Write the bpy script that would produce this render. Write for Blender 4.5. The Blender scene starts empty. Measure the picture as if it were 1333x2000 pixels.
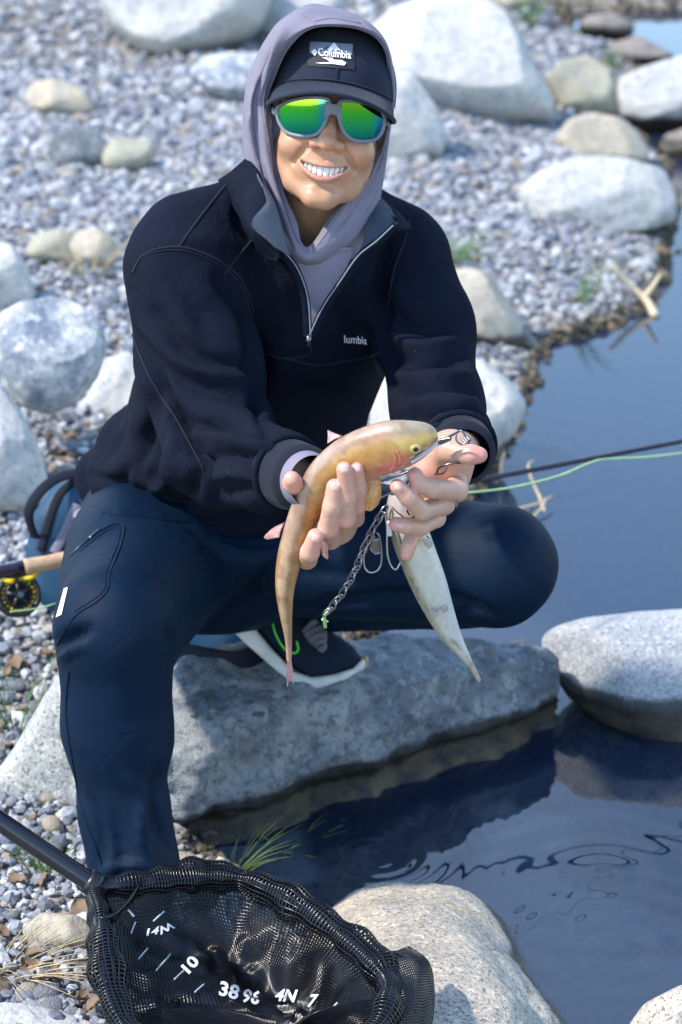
import bpy, bmesh, math, random
import numpy as np
from mathutils import Vector, Matrix
from mathutils.bvhtree import BVHTree

# ------------------------------------------------------------------ camera, sky, sun, exposure
SC = bpy.context.scene
COL = SC.collection
CAM_H, PITCH, FPX = 1.8, math.radians(22.0), 2000 * 85 / 36.0
cam_d = bpy.data.cameras.new('camera')
cam = bpy.data.objects.new('camera', cam_d)
COL.objects.link(cam)
cam.location = (0, 0, CAM_H)
cam.rotation_euler = (math.pi / 2 - PITCH, 0, 0)
cam_d.sensor_fit = 'VERTICAL'
cam_d.sensor_height = 36
cam_d.lens = 85
cam_d.clip_end = 500
cam_d.dof.use_dof = True
cam_d.dof.focus_distance = 2.98
cam_d.dof.aperture_fstop = 5.6
SC.camera = cam

SUN_EL, SUN_AZ = math.radians(50), math.radians(-108)   # azimuth measured from +Y towards +X
world = bpy.data.worlds.new('World')
SC.world = world
world.use_nodes = True
wn = world.node_tree
sky = wn.nodes.new('ShaderNodeTexSky')
sky.sky_type = 'NISHITA'
sky.sun_disc = False
sky.sun_elevation = SUN_EL
sky.sun_rotation = SUN_AZ
sky.air_density = 1.25
sky.dust_density = 0.1
sky.ozone_density = 3.0
# broken cloud over the whole sky
wt = wn.nodes.new('ShaderNodeTexCoord')
wz = wn.nodes.new('ShaderNodeTexNoise')
wz.inputs['Scale'].default_value = 1.1
wz.inputs['Detail'].default_value = 5
wr_ = wn.nodes.new('ShaderNodeValToRGB')
wr_.color_ramp.elements[0].position = .58
wr_.color_ramp.elements[1].position = .92
wm = wn.nodes.new('ShaderNodeMixRGB')
wm.inputs[2].default_value = (3.8, 4.8, 6.6, 1)
ws = wn.nodes.new('ShaderNodeSeparateXYZ')
wn.links.new(wt.outputs['Generated'], ws.inputs[0])
wa = wn.nodes.new('ShaderNodeMath'); wa.operation = 'MAXIMUM'; wa.inputs[1].default_value = 0.0
wn.links.new(ws.outputs[2], wa.inputs[0])
wb = wn.nodes.new('ShaderNodeMath'); wb.operation = 'ADD'; wb.inputs[1].default_value = .18
wn.links.new(wa.outputs[0], wb.inputs[0])
wv = wn.nodes.new('ShaderNodeVectorMath'); wv.operation = 'DIVIDE'
wc = wn.nodes.new('ShaderNodeCombineXYZ')
for _k in range(3): wn.links.new(wb.outputs[0], wc.inputs[_k])
wn.links.new(wt.outputs['Generated'], wv.inputs[0])      # a flat cloud layer overhead
wn.links.new(wc.outputs[0], wv.inputs[1])
wn.links.new(wv.outputs[0], wz.inputs['Vector'])
wn.links.new(wz.outputs['Fac'], wr_.inputs[0])
wn.links.new(wr_.outputs[0], wm.inputs[0])
wn.links.new(sky.outputs[0], wm.inputs[1])
wn.links.new(wm.outputs[0], wn.nodes['Background'].inputs[0])
wn.nodes['Background'].inputs[1].default_value = 0.15
sun_d = bpy.data.lights.new('sun', 'SUN')
sun = bpy.data.objects.new('sun', sun_d)
COL.objects.link(sun)
sun_d.energy = 2.4
sun_d.angle = math.radians(2.5)
sun_d.color = (1.0, 0.9, 0.76)
sdir = Vector((math.sin(SUN_AZ) * math.cos(SUN_EL), math.cos(SUN_AZ) * math.cos(SUN_EL), math.sin(SUN_EL)))
sun.rotation_euler = sdir.to_track_quat('Z', 'Y').to_euler()
sun.location = (-6, -4, 8)
SC.view_settings.view_transform = 'Standard'
SC.view_settings.look = 'None'
SC.view_settings.gamma = 1
SC.view_settings.use_curve_mapping = False
SC.view_settings.exposure = 1.45
SC.cycles.max_bounces = 6
SC.cycles.transparent_max_bounces = 12

# ------------------------------------------------------------------ pixels to places
CP, SP = math.cos(PITCH), math.sin(PITCH)
CAMP = np.array([0, 0, CAM_H])
RT, FW, UP = np.array([1., 0, 0]), np.array([0, CP, -SP]), np.array([0, SP, CP])

def ray(px, py):
    return FW + RT * ((px - 666.5) / FPX) + UP * ((1000.0 - py) / FPX)
def Y(px, py, y):                      # the point on the ray that lies y metres away over the ground
    r = ray(px, py)
    return CAMP + r * (y / r[1])
def Zp(px, py, z):                     # the point on the ray at height z
    r = ray(px, py)
    return CAMP + r * ((z - CAM_H) / r[2])
def PPM(p):                            # pixels per metre at a place
    return FPX / float(np.dot(np.asarray(p) - CAMP, FW))
def pix(V):
    d = V - CAMP
    dep = d @ FW
    return np.stack([666.5 + FPX * (d @ RT) / dep, 1000 - FPX * (d @ UP) / dep, dep], 1)

# ------------------------------------------------------------------ numpy noise, splines, distance fields
def _h(ix, iy, iz, s):
    n = (ix * 374761393 + iy * 668265263 + iz * 1274126177 + s * 974634777) & 0x7fffffff
    n = ((n ^ (n >> 13)) * 1103515245 + 12345) & 0x7fffffff
    n = ((n ^ (n >> 11)) * 668265263) & 0x7fffffff
    return ((n >> 8) & 0xffff) / 32767.5 - 1.0
def vnoise(P, sc=1.0, seed=0):
    P = np.asarray(P, dtype=np.float64) * sc
    i = np.floor(P).astype(np.int64)
    f = P - i
    u = f * f * (3 - 2 * f)
    r = 0
    for a in (0, 1):
        for b in (0, 1):
            for c in (0, 1):
                w = (u[:, 0] if a else 1 - u[:, 0]) * (u[:, 1] if b else 1 - u[:, 1]) * (u[:, 2] if c else 1 - u[:, 2])
                r = r + w * _h(i[:, 0] + a, i[:, 1] + b, i[:, 2] + c, seed)
    return r
def fbm(P, sc=1.0, oct=4, seed=0, gain=.5):
    r, a = 0, 1.0
    for o in range(oct):
        r = r + a * vnoise(P, sc * 2.03 ** o, seed + o * 7)
        a *= gain
    return r
def sstep(a, b, x):
    t = np.clip((x - a) / (b - a), 0, 1)
    return t * t * (3 - 2 * t)
def spline(pts, n, closed=False):      # Catmull-Rom through pts (any dimension)
    p = np.asarray(pts, dtype=float)
    m = len(p)
    if closed:
        t = np.linspace(0, m, n, endpoint=False)
        idx = lambda k: p[np.mod(k, m)]
    else:
        t = np.linspace(0, m - 1, n)
        e = np.vstack([2 * p[0] - p[1], p, 2 * p[-1] - p[-2]])
        idx = lambda k: e[np.clip(k + 1, 0, m + 1)]
    i = np.floor(t).astype(int)
    if not closed:
        i = np.minimum(i, m - 2)
    f = (t - i)[:, None]
    a, b, c, d = idx(i - 1), idx(i), idx(i + 1), idx(i + 2)
    return .5 * (2 * b + (c - a) * f + (2 * a - 5 * b + 4 * c - d) * f * f + (3 * b - a - 3 * c + d) * f ** 3)
def resample(p, n):
    p = np.asarray(p, float)
    s = np.r_[0, np.cumsum(np.linalg.norm(np.diff(p, axis=0), axis=1))]
    t = np.linspace(0, s[-1], n)
    return np.stack([np.interp(t, s, p[:, k]) for k in range(p.shape[1])], 1)
def smin(a, b, k):
    h = np.clip(.5 + .5 * (b - a) / k, 0, 1)
    return b + (a - b) * h - k * h * (1 - h)
def smax(a, b, k):
    return -smin(-a, -b, k)
def rcone(P, a, b, ra, rb):
    a, b = np.asarray(a), np.asarray(b)
    ab = b - a
    t = np.clip((P - a) @ ab / max(ab @ ab, 1e-9), 0, 1)
    return np.linalg.norm(P - a - t[:, None] * ab, axis=1) - (ra + (rb - ra) * t)
def chain(P, pts, k=.01):
    d = None
    for (a, ra), (b, rb) in zip(pts[:-1], pts[1:]):
        e = rcone(P, a, b, ra, rb)
        d = e if d is None else smin(d, e, k)
    return d
def ell(P, c, r, R=None):
    q = P - np.asarray(c)
    if R is not None:
        q = q @ np.asarray(R).T        # rows of R are the local axes
    r = np.asarray(r)
    k0 = np.linalg.norm(q / r, axis=1)
    k1 = np.linalg.norm(q / (r * r), axis=1) + 1e-9
    return k0 * (k0 - 1) / k1
def poly2(Q, poly):                    # signed distance to a polygon, negative inside
    poly = np.asarray(poly, float)
    d = np.full(len(Q), 1e18)
    s = np.ones(len(Q))
    n = len(poly)
    for i in range(n):
        a, b = poly[i], poly[i - 1]
        e = b - a
        w = Q - a
        t = np.clip((w @ e) / (e @ e + 1e-12), 0, 1)
        v = w - t[:, None] * e
        d = np.minimum(d, (v * v).sum(1))
        c1, c2 = Q[:, 1] >= a[1], Q[:, 1] < b[1]
        c3 = e[0] * w[:, 1] > e[1] * w[:, 0]
        al = (c1 & c2 & c3) | (~c1 & ~c2 & ~c3)
        s = np.where(al, -s, s)
    return s * np.sqrt(d)
def surfnet(fn, lo, hi, h, refine=2):  # surface nets on a regular grid: vertices, quads
    lo, hi = np.asarray(lo, float), np.asarray(hi, float)
    n = np.ceil((hi - lo) / h).astype(int) + 1
    ax = [lo[k] + h * np.arange(n[k]) for k in range(3)]
    val = np.empty(n)
    gy, gz = np.meshgrid(ax[1], ax[2], indexing='ij')
    step = max(1, 250000 // (n[1] * n[2]))
    for i in range(0, n[0], step):
        xs = ax[0][i:i + step]
        P = np.empty((len(xs), n[1], n[2], 3))
        P[..., 0] = xs[:, None, None]
        P[..., 1] = gy
        P[..., 2] = gz
        val[i:i + step] = fn(P.reshape(-1, 3)).reshape(len(xs), n[1], n[2])
    ins = val < 0
    cs = [(a, b, c) for a in (0, 1) for b in (0, 1) for c in (0, 1)]
    sub = lambda A, a, b, c: A[a:n[0] - 1 + a, b:n[1] - 1 + b, c:n[2] - 1 + c]
    cnt = sum(sub(ins, *c).astype(np.int8) for c in cs)
    cell = np.argwhere((cnt > 0) & (cnt < 8))
    idx = -np.ones(n - 1, dtype=np.int64)
    idx[tuple(cell.T)] = np.arange(len(cell))
    acc, num = np.zeros((len(cell), 3)), np.zeros(len(cell))
    for c in cs:
        for k in range(3):
            if c[k] == 0:
                e = list(c)
                e[k] = 1
                va = val[tuple((cell + np.array(c)).T)]
                vb = val[tuple((cell + np.array(e)).T)]
                m = (va < 0) != (vb < 0)
                t = np.where(m, va / np.where(m, va - vb, 1), 0)
                p = np.array(c)[None] + t[:, None] * (np.array(e) - np.array(c))[None]
                acc += np.where(m[:, None], p, 0)
                num += m
    V = lo + h * (cell + acc / num[:, None])
    F = []
    for k in range(3):
        u, v = (k + 1) % 3, (k + 2) % 3
        sl0, sl1 = [slice(None)] * 3, [slice(None)] * 3
        sl0[k], sl1[k] = slice(0, n[k] - 1), slice(1, n[k])
        for s in (sl0, sl1):
            s[u], s[v] = slice(1, n[u] - 1), slice(1, n[v] - 1)
        A, B = ins[tuple(sl0)], ins[tuple(sl1)]
        for cond, flip in ((A & ~B, False), (~A & B, True)):
            e = np.argwhere(cond)
            if not len(e):
                continue
            off = np.zeros(3, int)
            off[u], off[v] = 1, 1
            e = e + off
            du, dv = np.zeros(3, int), np.zeros(3, int)
            du[u], dv[v] = 1, 1
            q = [idx[tuple((e - a * du - b * dv).T)] for a, b in ((1, 1), (0, 1), (0, 0), (1, 0))]
            F.append(np.stack(q[::-1] if flip else q, 1))
    F = np.vstack(F)
    for _ in range(refine):
        f0 = fn(V)
        g = np.stack([(fn(V + d) - f0) for d in np.eye(3) * h * .5], 1) / (h * .5)
        gl = (g * g).sum(1)
        V = V - np.clip(f0 / np.maximum(gl, .2), -h * .6, h * .6)[:, None] * g
    return V, F
def vnormals(V, F):
    F = np.asarray(F)
    n = np.cross(V[F[:, 2]] - V[F[:, 0]], V[F[:, -1]] - V[F[:, 1]])
    N = np.zeros_like(V)
    for k in range(F.shape[1]):
        np.add.at(N, F[:, k], n)
    return N / (np.linalg.norm(N, axis=1, keepdims=True) + 1e-12)
def lapl(V, F, it=1, w=.5):
    F = np.asarray(F)
    for _ in range(it):
        S, C = np.zeros_like(V), np.zeros(len(V))
        for k in range(F.shape[1]):
            a, b = F[:, k], F[:, (k + 1) % F.shape[1]]
            np.add.at(S, a, V[b])
            np.add.at(S, b, V[a])
            np.add.at(C, a, 1)
            np.add.at(C, b, 1)
        V = V * (1 - w) + w * S / np.maximum(C, 1)[:, None]
    return V

# ------------------------------------------------------------------ objects
ORG = {}
def thing(name, label, cat, base, group=None, kind=None):
    o = bpy.data.objects.new(name, None)
    o.empty_display_size = .05
    COL.objects.link(o)
    o.location = tuple(map(float, base))
    ORG[o.name] = np.array(base, float)
    tag(o, label, cat, group, kind)
    return o
def tag(o, label=None, cat=None, group=None, kind=None):
    if label: o['label'] = label
    if cat: o['category'] = cat
    if group: o['group'] = group
    if kind: o['kind'] = kind
    return o
def mesh(name, V, F, mat, smooth=True, col=None, sharp=None):
    me = bpy.data.meshes.new(name)
    V = np.asarray(V, float)
    me.from_pydata(V.tolist(), [], [list(map(int, f)) for f in F] if not isinstance(F, np.ndarray) else F.tolist())
    if smooth:
        me.polygons.foreach_set('use_smooth', np.ones(len(me.polygons), bool))
    if col is not None:
        a = me.color_attributes.new('col', 'FLOAT_COLOR', 'POINT')
        c = np.ones((len(V), 4))
        c[:, :3] = col
        a.data.foreach_set('color', c.ravel())
    if mat is not None:
        me.materials.append(mat)
    me.update()
    return me
def obj(name, V, F, mat, parent=None, smooth=True, col=None, org=None):
    V = np.asarray(V, float)
    if parent is not None:
        org = ORG[parent.name]
    elif org is None:
        org = np.array([V[:, 0].mean(), V[:, 1].mean(), V[:, 2].min()])
    o = bpy.data.objects.new(name, mesh(name, V - org, F, mat, smooth, col))
    COL.objects.link(o)
    if parent is not None:
        o.parent = parent
    else:
        o.location = org
    ORG[o.name] = np.array(org, float)
    return o
class MB:                              # collects pieces of ONE part
    def __init__(s): s.V, s.F, s.n = [], [], 0
    def add(s, V, F):
        V = np.asarray(V, float)
        s.V.append(V)
        s.F += [[int(i) + s.n for i in f] for f in F]
        s.n += len(V)
        return s
    def out(s): return np.vstack(s.V), s.F
    def obj(s, name, mat, parent=None, smooth=True): return obj(name, np.vstack(s.V), s.F, mat, parent, smooth)
def frames(P, closed=False, up=None):
    P = np.asarray(P, float)
    T = np.roll(P, -1, 0) - np.roll(P, 1, 0) if closed else np.gradient(P, axis=0)
    T /= np.linalg.norm(T, axis=1, keepdims=True) + 1e-12
    n = np.array(up if up is not None else (0.13, .21, .97), float)
    N = np.empty_like(P)
    for i, t in enumerate(T):
        n = n - t * (n @ t)
        if np.linalg.norm(n) < 1e-6:
            n = np.cross(t, (1, 0, 0.3))
        n /= np.linalg.norm(n)
        N[i] = n
    return T, N, np.cross(T, N)
def tube(P, r, n=8, closed=False, up=None, cap=True, flat=1.0):
    P = np.asarray(P, float)
    T, N, B = frames(P, closed, up)
    r = np.broadcast_to(np.asarray(r, float), (len(P),))
    a = np.linspace(0, 2 * np.pi, n, endpoint=False)
    V = (P[:, None] + (N[:, None] * np.cos(a)[None, :, None] + B[:, None] * np.sin(a)[None, :, None] * flat) * r[:, None, None]).reshape(-1, 3)
    F = []
    m = len(P)
    for i in range(m if closed else m - 1):
        for k in range(n):
            F.append([i * n + k, i * n + (k + 1) % n, ((i + 1) % m) * n + (k + 1) % n, ((i + 1) % m) * n + k])
    if cap and not closed:
        F.append(list(range(n))[::-1])
        F.append([(m - 1) * n + k for k in range(n)])
    return V, F
def gridf(nu, nv, cu=False, cv=False):
    F = []
    for i in range(nu if cu else nu - 1):
        for j in range(nv if cv else nv - 1):
            F.append([i * nv + j, ((i + 1) % nu) * nv + j, ((i + 1) % nu) * nv + (j + 1) % nv, i * nv + (j + 1) % nv])
    return F
def ico(sub):
    bm = bmesh.new()
    bmesh.ops.create_icosphere(bm, subdivisions=sub, radius=1)
    V = np.array([v.co[:] for v in bm.verts])
    F = np.array([[v.index for v in f.verts] for f in bm.faces])
    bm.free()
    return V, F
def bvh(V, F): return BVHTree.FromPolygons([tuple(v) for v in V], [list(map(int, f)) for f in F])
def hit(tree, px, py):
    r = ray(px, py)
    r = r / np.linalg.norm(r)
    l, n, i, d = tree.ray_cast(Vector(CAMP), Vector(r))
    return (None, None) if l is None else (np.array(l), np.array(n))
def onsurf(tree, pts, off=.001, n=None):     # a pixel path laid on a surface
    p = np.asarray(pts, float)
    if n: p = resample(spline(p, n * 3), n)
    out = []
    for q in p:
        l, nn = hit(tree, q[0], q[1])
        if l is not None:
            nn = nn if nn @ FW < 0 else -nn
            out.append(l + nn * off)
    return np.array(out)
def text_mesh(s, bold=0.0):
    cu = bpy.data.curves.new('t', 'FONT')
    cu.body = s
    cu.resolution_u = 3
    cu.offset = bold
    o = bpy.data.objects.new('t', cu)
    COL.objects.link(o)
    dg = bpy.context.evaluated_depsgraph_get()
    dg.update()
    me = o.evaluated_get(dg).to_mesh()
    V = np.array([v.co[:] for v in me.vertices])
    F = [list(p.vertices) for p in me.polygons]
    o.evaluated_get(dg).to_mesh_clear()
    bpy.data.objects.remove(o)
    bpy.data.curves.remove(cu)
    V -= V.min(0)
    return V[:, :2] / V[:, :2].max(0), F, V[:, 0].max() / V[:, 1].max()
# ------------------------------------------------------------------ materials
def lin(r, g, b):
    f = lambda c: ((c / 255) / 12.92) if c / 255 <= .04045 else ((c / 255 + .055) / 1.055) ** 2.4
    return (f(r), f(g), f(b))
class NT:
    def __init__(s, name):
        s.m = bpy.data.materials.new(name)
        s.m.use_nodes = True
        s.t = s.m.node_tree
        s.b = s.t.nodes['Principled BSDF']
        s.out = s.t.nodes['Material Output']
    def n(s, ty, **kw):
        x = s.t.nodes.new('ShaderNode' + ty)
        for k, v in kw.items(): setattr(x, k, v)
        return x
    def l(s, a, b): s.t.links.new(a, b)
    def coord(s, which='Object'):
        return s.n('TexCoord').outputs[which]
    def noise(s, co, scale, detail=4, rough=.6, dist=0.0):
        x = s.n('TexNoise')
        x.inputs['Scale'].default_value = scale
        x.inputs['Detail'].default_value = detail
        x.inputs['Roughness'].default_value = rough
        x.inputs['Distortion'].default_value = dist
        s.l(co, x.inputs['Vector'])
        return x.outputs['Fac']
    def voro(s, co, scale, feat='F1', out='Distance'):
        x = s.n('TexVoronoi', feature=feat)
        x.inputs['Scale'].default_value = scale
        s.l(co, x.inputs['Vector'])
        return x.outputs[out]
    def ramp(s, fac, stops, interp='LINEAR'):
        x = s.n('ValToRGB')
        x.color_ramp.interpolation = interp
        e = x.color_ramp.elements
        while len(e) < len(stops): e.new(.5)
        for k, (p, c) in zip(e, stops):
            k.position = p
            k.color = (*c, 1) if not np.isscalar(c) else (c, c, c, 1)
        s.l(fac, x.inputs[0])
        return x.outputs[0]
    def mix(s, fac, a, b, mode='MIX'):
        x = s.n('MixRGB', blend_type=mode)
        for i, v in ((0, fac), (1, a), (2, b)):
            if hasattr(v, 'is_output'): s.l(v, x.inputs[i])
            elif np.isscalar(v): x.inputs[i].default_value = v if i == 0 else (v, v, v, 1)
            else: x.inputs[i].default_value = (*v, 1)
        return x.outputs[0]
    def math(s, op, a, b=0.0):
        x = s.n('Math', operation=op)
        for i, v in ((0, a), (1, b)):
            if hasattr(v, 'is_output'): s.l(v, x.inputs[i])
            else: x.inputs[i].default_value = v
        return x.outputs[0]
    def attr(s, name='col'):
        x = s.n('VertexColor', layer_name=name)
        return x.outputs[0]
    def bump(s, h, strength=.3, dist=.005, normal=None):
        x = s.n('Bump')
        x.inputs['Strength'].default_value = strength
        x.inputs['Distance'].default_value = dist
        s.l(h, x.inputs['Height'])
        if normal is not None: s.l(normal, x.inputs['Normal'])
        return x.outputs[0]
    def done(s, col=None, rough=.7, normal=None, metal=0.0, spec=.5, **kw):
        b = s.b
        for k, v in (('Base Color', col), ('Roughness', rough), ('Normal', normal), ('Metallic', metal), ('Specular IOR Level', spec), *kw.items()):
            if v is None: continue
            if hasattr(v, 'is_output'): s.l(v, b.inputs[k])
            elif np.isscalar(v): b.inputs[k].default_value = v
            else: b.inputs[k].default_value = (*v, 1) if len(b.inputs[k].default_value) == 4 else v
        return s.m
def plain(name, c, rough=.6, metal=0.0, spec=.5, bump=None, var=.12, vs=40, **kw):
    t = NT(name)
    co = t.coord()
    nz = t.noise(co, vs, 3)
    c = np.array(c)
    col = t.ramp(nz, [(.3, tuple(c * (1 - var))), (.7, tuple(np.minimum(c * (1 + var), 1)))])
    nm = t.bump(t.noise(co, bump[0], 3), bump[1], bump[2]) if bump else None
    return t.done(col, rough, nm, metal, spec, **kw)

def granite(name, light, mid, dark, scale=1.0, speck=.5, stain=None, wet=0.0, rough=.82, fine=130, bumpk=.55, stain_lo=.52, wetcol=None):
    t = NT(name)
    co = t.coord()
    big = t.noise(co, 5 * scale, 5, .6, .4)
    c = t.ramp(big, [(.36, mid), (.62, light)])
    med = t.noise(co, 28 * scale, 5, .65, .6)
    c = t.mix(t.math('MULTIPLY', t.ramp(med, [(.46, 0.0), (.62, 1.0)]), .45), c, tuple(np.array(mid) * .75))
    if stain:
        st = t.noise(co, 7 * scale, 4, .6, .8)
        c = t.mix(t.math('MULTIPLY', t.ramp(st, [(stain_lo, 0.0), (stain_lo + .14, 1.0)]), .7), c, stain)
    sp = t.noise(co, fine * scale, 3, .7)
    c = t.mix(t.math('MULTIPLY', t.ramp(sp, [(.53, 0.0), (.60, 1.0)]), speck), c, dark)
    sp2 = t.noise(co, fine * .62 * scale, 2, .6)
    c = t.mix(t.math('MULTIPLY', t.ramp(sp2, [(.56, 0.0), (.64, 1.0)]), speck * .8), c, tuple(np.minimum(np.array(light) * 1.25, .85)))
    rg = rough
    if wet:
        g = t.n('NewGeometry')
        sx = t.n('SeparateXYZ')
        t.l(g.outputs['Position'], sx.inputs[0])
        wob = t.math('MULTIPLY', t.math('SUBTRACT', t.noise(co, 9, 4), .5), .05)
        zz = t.math('ADD', sx.outputs[2], wob)
        band = t.ramp(t.math('MULTIPLY', zz, 4.0), [(0.0, 1.0), (wet * 4.0 - .05, 1.0), (wet * 4.0 + .05, 0.0)])
        alg = t.ramp(t.noise(co, 22, 4), [(.38, wetcol or (.012, .010, .007)), (.62, (.085, .058, .022))])
        line = t.ramp(t.math('MULTIPLY', zz, 4.0), [(max(wet * 4 - .16, 0), 0.0), (wet * 4 - .07, 1.0), (wet * 4 + .02, 1.0), (wet * 4 + .06, 0.0)])
        c = t.mix(t.math('MULTIPLY', band, .9), c, alg)
        c = t.mix(t.math('MULTIPLY', line, .8), c, (.012, .010, .008))
        rg = t.ramp(band, [(0, rough), (1, .35)])
    h = t.mix(.5, t.noise(co, 60 * scale, 6, .7), t.noise(co, 240 * scale, 3, .7))
    return t.done(c, rg, t.bump(h, bumpk, .006), 0, .35)

G_main = granite('rock_main', (.31, .33, .335), (.095, .115, .14), (.035, .045, .055), 1.0, .5, (.15, .135, .10), wet=.055, fine=75, bumpk=1.0, stain_lo=.56)
G_near = granite('rock_pink_granite', (.52, .46, .38), (.36, .33, .28), (.06, .06, .07), 1.0, .75, (.45, .35, .20), wet=.02, fine=210, stain_lo=.56)
G_right = granite('rock_grey_granite', (.42, .43, .43), (.30, .32, .35), (.10, .12, .16), 1.0, .75, (.36, .31, .22), wet=.06, fine=210, stain_lo=.62)
G_left = granite('rock_speckled_granite', (.46, .45, .40), (.33, .34, .33), (.07, .08, .09), 1.0, .8, (.40, .33, .20), wet=0, fine=200, stain_lo=.6)
G_round = granite('rock_banded', (.60, .60, .58), (.14, .18, .24), (.10, .12, .16), 1.3, .5, (.55, .53, .47), wet=0, fine=60, stain_lo=.52)
G_pale = granite('rock_pale', (.54, .52, .46), (.38, .385, .39), (.16, .18, .22), .6, .4, (.45, .42, .33), wet=.05, fine=90, stain_lo=.6)
G_tan = granite('rock_tan', (.48, .43, .33), (.34, .31, .26), (.15, .14, .13), .7, .3, (.45, .33, .17), wet=.06, fine=90, stain_lo=.5)
G_olive = granite('rock_olive', (.40, .38, .28), (.28, .28, .24), (.16, .16, .14), .7, .25, (.34, .29, .17), wet=.0, fine=90)
G_brown = granite('rock_brown', (.28, .24, .21), (.20, .18, .17), (.10, .09, .09), .6, .3, (.25, .19, .13), wet=.04, fine=80)

def _gravel():
    t = NT('gravel_stones')
    co = t.coord()
    c = t.mix(t.math('MULTIPLY', t.ramp(t.noise(co, 160, 3), [(.5, 0.0), (.62, 1.0)]), .35), t.attr(), (.12, .12, .13))
    g = t.n('NewGeometry')
    sx = t.n('SeparateXYZ')
    t.l(g.outputs['Position'], sx.inputs[0])
    wet = t.ramp(t.math('MULTIPLY', sx.outputs[2], 10.0), [(0.05, 1.0), (.5, 0.0)])
    c = t.mix(t.math('MULTIPLY', wet, .75), c, t.mix(1.0, c, (.34, .27, .15), 'MULTIPLY'))
    return t.done(c, .8, t.bump(t.noise(co, 220, 3), .4, .003), 0, .35)
M_gravel = _gravel()
def _pebble():
    t = NT('pebble_stone')
    co = t.coord()
    r = t.n('ObjectInfo').outputs['Random']
    c = t.ramp(r, [(0, (.20, .21, .23)), (.2, (.36, .35, .34)), (.4, (.50, .48, .44)), (.55, (.27, .28, .31)), (.7, (.42, .36, .28)), (.85, (.58, .57, .54)), (1, (.30, .25, .21))], 'CONSTANT')
    c = t.mix(t.math('MULTIPLY', t.ramp(t.noise(co, 3.2, 5), [(.4, 0.0), (.6, 1.0)]), .4), c, t.mix(1.0, c, (.6, .6, .62), 'MULTIPLY'))
    c = t.mix(t.math('MULTIPLY', t.ramp(t.noise(co, 14, 3), [(.55, 0.0), (.62, 1.0)]), .4), c, (.10, .10, .11))
    return t.done(c, .8, t.bump(t.noise(co, 6, 4), .5, .25), 0, .35)
M_pebble = _pebble()
def _ground():
    t = NT('gravel_sand')
    co = t.coord()
    c = t.ramp(t.noise(co, 30, 5), [(.35, (.10, .095, .09)), (.6, (.26, .24, .21))])
    v = t.math('MULTIPLY', t.voro(co, 60), 1.2)
    c = t.mix(.45, c, t.mix(1.0, c, v, 'OVERLAY'))
    g = t.n('NewGeometry')
    sx = t.n('SeparateXYZ')
    t.l(g.outputs['Position'], sx.inputs[0])
    mud = t.ramp(t.noise(co, 12, 5, .6, .5), [(.3, (.055, .048, .032)), (.7, (.19, .15, .09))])
    wet = t.ramp(t.math('ADD', t.math('MULTIPLY', sx.outputs[2], 6.0), .5), [(.40, 1.0), (.62, 0.0)])
    c = t.mix(wet, c, mud)
    return t.done(c, .85, t.bump(t.noise(co, 70, 5), .6, .01), 0, .3)
M_ground = _ground()
def _water():
    t = NT('water')
    co = t.coord()
    gl = t.n('BsdfGlossy')
    gl.inputs['Roughness'].default_value = .012
    gl.inputs['Color'].default_value = (1, 1, 1, 1)
    tr = t.n('BsdfTransparent')
    tr.inputs['Color'].default_value = (.66, .68, .64, 1)
    fr = t.n('Fresnel')
    fr.inputs['IOR'].default_value = 1.66
    # rings of ripples where drops fall, plus a very slight breeze
    hs = None
    for (rx, ry, sc, amp) in RINGS:
        mp = t.n('Mapping')
        mp.inputs['Location'].default_value = (-rx, -ry, 0)
        t.l(co, mp.inputs[0])
        ln = t.n('VectorMath', operation='LENGTH')
        t.l(mp.outputs[0], ln.inputs[0])
        d = ln.outputs['Value']
        wv = t.math('SINE', t.math('MULTIPLY', d, sc))
        fall = t.math('MULTIPLY', t.math('POWER', 2.718, t.math('MULTIPLY', d, -4.5)), amp)
        h = t.math('MULTIPLY', wv, fall)
        hs = h if hs is None else t.math('ADD', hs, h)
    hs = t.math('ADD', hs, t.math('MULTIPLY', t.noise(co, 5, 2, .5, .4), .6))
    nm = t.bump(hs, .05, .006)
    for x in (gl, fr): t.l(nm, x.inputs['Normal'])
    df = t.n('BsdfDiffuse')
    df.inputs['Color'].default_value = (.030, .065, .150, 1)
    mk = t.n('MixShader')
    mk.inputs[0].default_value = .24
    t.l(tr.outputs[0], mk.inputs[1])
    t.l(df.outputs[0], mk.inputs[2])
    mx = t.n('MixShader')
    t.l(fr.outputs[0], mx.inputs[0])
    t.l(mk.outputs[0], mx.inputs[1])
    t.l(gl.outputs[0], mx.inputs[2])
    t.l(mx.outputs[0], t.out.inputs['Surface'])
    return t.m
_r = [Zp(1180, 1700, 0), Zp(730, 1670, 0), Zp(1000, 900, 0), Zp(1200, 1850, 0)]
RINGS = [(_r[0][0], _r[0][1], 95.0, 1.0), (_r[1][0], _r[1][1], 260.0, .5), (_r[2][0], _r[2][1], 70.0, .5), (_r[3][0], _r[3][1], 120.0, .6)]
M_water = _water()

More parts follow.
